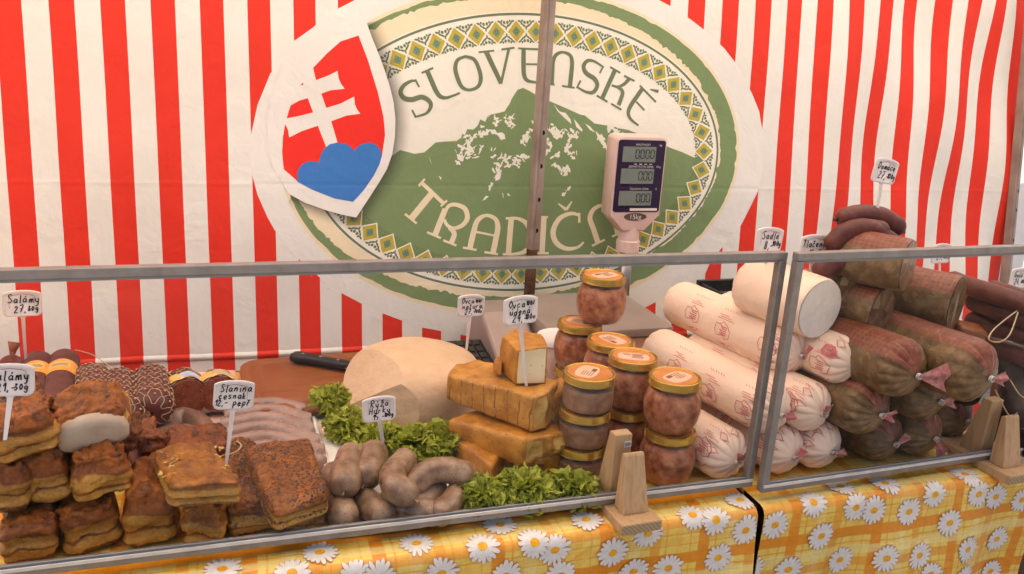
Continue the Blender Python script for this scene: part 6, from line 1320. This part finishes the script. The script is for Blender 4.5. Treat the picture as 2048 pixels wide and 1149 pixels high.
def price_tag(foot, plate, lines, label, yaw=0.0, w=.055, roll_=0.0, seed=0, pitch=0.0):
    """foot = where the stem is stuck in, plate = middle of the lettered plate"""
    foot, plate = Vector(foot), Vector(plate); root = empty('price_tag', plate, (math.radians(pitch), math.radians(roll_), math.radians(yaw)))
    h = w*.80; rr = random.Random(seed)
    def outline(d):
        hw_, hh = w/2-d, h/2-d; r = .007
        top = [(hw_*math.cos(PI*k/14), hh*.62+ (hh*.38)*math.sin(PI*k/14)) for k in range(15)]
        top = [(max(-hw_, min(hw_, p[0]*1.06)), p[1]) for p in top]
        return top+[(-hw_, -hh+r), (-hw_+r*.3, -hh+r*.3), (-hw_+r, -hh), (hw_-r, -hh), (hw_-r*.3, -hh+r*.3), (hw_, -hh+r)]
    a = MB(); loft(a, [[(p[0], y, p[1]) for p in outline(d)] for d, y in ((.0004, .0012), (0, .0008), (0, -.0012), (.0006, -.0016), (.0030, -.0016), (.0036, -.0010))]); sharp(a.build('plate', 'tag_plastic', root), 40)
    pl = root.children[0] if root.children else None
    a = MB(); q = [(-w*.33, -.0013, -h*.18), (-w*.33, -.0013, h*.27), (-w*.24, -.0013, h*.325), (0, -.0013, h*.375), (w*.24, -.0013, h*.325), (w*.33, -.0013, h*.27), (w*.33, -.0013, -h*.18)]
    vs = []; 
    for x, y, z in q: vs += [(x, y, z), (x*.975, y, z-.0006)]
    a.add(vs, [(2*i, 2*i+1, 2*i+3, 2*i+2) for i in range(len(q)-1)]); a.build('printed_line', 'tag_line', root, smooth=False)
    b = MB()
    for (txt, x, z, hh) in lines: write(b, txt, x*w, z*h, hh*h, .0016*(w/.055), rr)
    b.build('handwriting', 'marker', root, smooth=False)['kind'] = 'stuff'
    rm = root.rotation_euler.to_matrix().transposed(); f = rm @ (foot-plate)
    a = MB(); L0 = Vector((0, .0004, -h/2+.001)); ls = []
    for t, ww in ((0, .0055), (.06, .0028), (.5, .0024), (1, .0018)):
        c = L0.lerp(f, t); ls.append([(c.x+sx*ww, c.y+sy*.0011, c.z) for sx, sy in ((-1, -1), (1, -1), (1, 1), (-1, 1))])
    loft(a, ls); a.build('stem', 'tag_plastic', root, smooth=False)
    return tag(root, label, 'price tag', 'hand-written price tags on stems')
Ft = (-0.1287, 0.5437, 0.062)
price_tag(Ft, (-0.1201, 0.5237, 0.174), [('Salámy', -.36, .03, .30), ('27,-', -.22, -.34, .27), ('30g', .14, -.28, .19)], 'tag reading Salámy 27 standing over the salamis at the left edge', 8, .056, 2, 1)
Fs = (-0.0208, -0.0297, 0.19)
price_tag(Fs, (-0.0121, -0.0197, 0.2542), [('Salámy', -.42, .0, .30), ('21,-', -.28, -.34, .27), ('30g', .08, -.30, .20)], 'tag cut off by the left edge, in front of the banded salamis', 4, .046, 4, 2)
Fb = (0.1977, 0.0589, 0.088)
price_tag(Fb, (0.2106, 0.0629, 0.1837), [('Slanina', -.34, .12, .26), ('cesnak', -.37, -.12, .23), ('12,-', -.45, -.36, .21), ('pepř', -.02, -.36, .23)], 'tag reading Slanina cesnak beside the peppered bacon', 6, .049, 6, 3)
Fr = (0.416, 0.1348, 0.035)
price_tag(Fr, (0.4035, 0.1228, 0.1212), [('Rýža', -.26, .10, .29), ('Hurky', -.30, -.16, .26), ('15,-', -.20, -.42, .24), ('100g', .14, -.34, .17)], 'tag reading Rýža Hurky behind the grey sausages', 4, .048, -2, 4)
Fn = (0.603, 0.3875, 0.1)
price_tag(Fn, (0.6064, 0.3835, 0.1847), [('Ovca', -.36, .10, .24), ('100%', .14, .14, .15), ('natural', -.32, -.14, .25), ('27,-', -.22, -.40, .24), ('100g', .13, -.34, .18)], 'smaller tag reading Ovca natural stuck in the pale cheese', 4, .050, 2, 5)
Fu = (0.6218, 0.118, 0.142)
price_tag(Fu, (0.6005, 0.106, 0.2655), [('Ovca', -.36, .10, .25), ('100%', .15, .15, .15), ('údená', -.32, -.15, .25), ('29,-', -.24, -.42, .26), ('100g', .13, -.34, .18)], 'tag reading Ovca údená stuck in the smoked cheese', 6, .053, -2, 6)
price_tag((1.0333, 0.1473, 0.285), (1.0297, 0.1473, 0.3518), [('Sadlo', -.30, .04, .30), ('8,-', -.16, -.36, .28), ('100g', .13, -.22, .20)], 'tag reading Sadlo above the joint of the glass screens', 4, .052, 3, 7)
price_tag((1.1059, 0.1176, 0.27), (1.0938, 0.1176, 0.3438), [('Tlačenka', -.42, .06, .26), ('18,-', -.18, -.30, .26), ('100g', .15, -.22, .19)], 'tag reading Tlačenka above the lard block', 4, .057, 1, 8)
Yd = 0.1178
price_tag((1.2045, 0.1158, 0.3914), (1.205, 0.1158, 0.4694), [('Domáce', -.36, .06, .26), ('27,-', -.26, -.32, .27), ('100g', .13, -.26, .20)], 'tag reading Domáce on the dark red sausages, highest of all tags', 4, .050, 9, 9)
price_tag((1.6231, 0.36, 0.2112), (1.6135, 0.36, 0.2646), [('Jelitá', -.30, .06, .26), ('27,-', -.24, -.32, .27), ('100g', .13, -.26, .20)], 'tag half hidden behind the top rail of the right screen', 4, .053, 1, 10)
price_tag((1.7253, 0.25, 0.1925), (1.7086, 0.25, 0.2394), [('Gulá', -.32, .04, .27), ('24,-', -.24, -.32, .27), ('100g', .13, -.26, .19)], 'tag cut off by the right edge over the straight dark sausages', 4, .052, 3, 11)
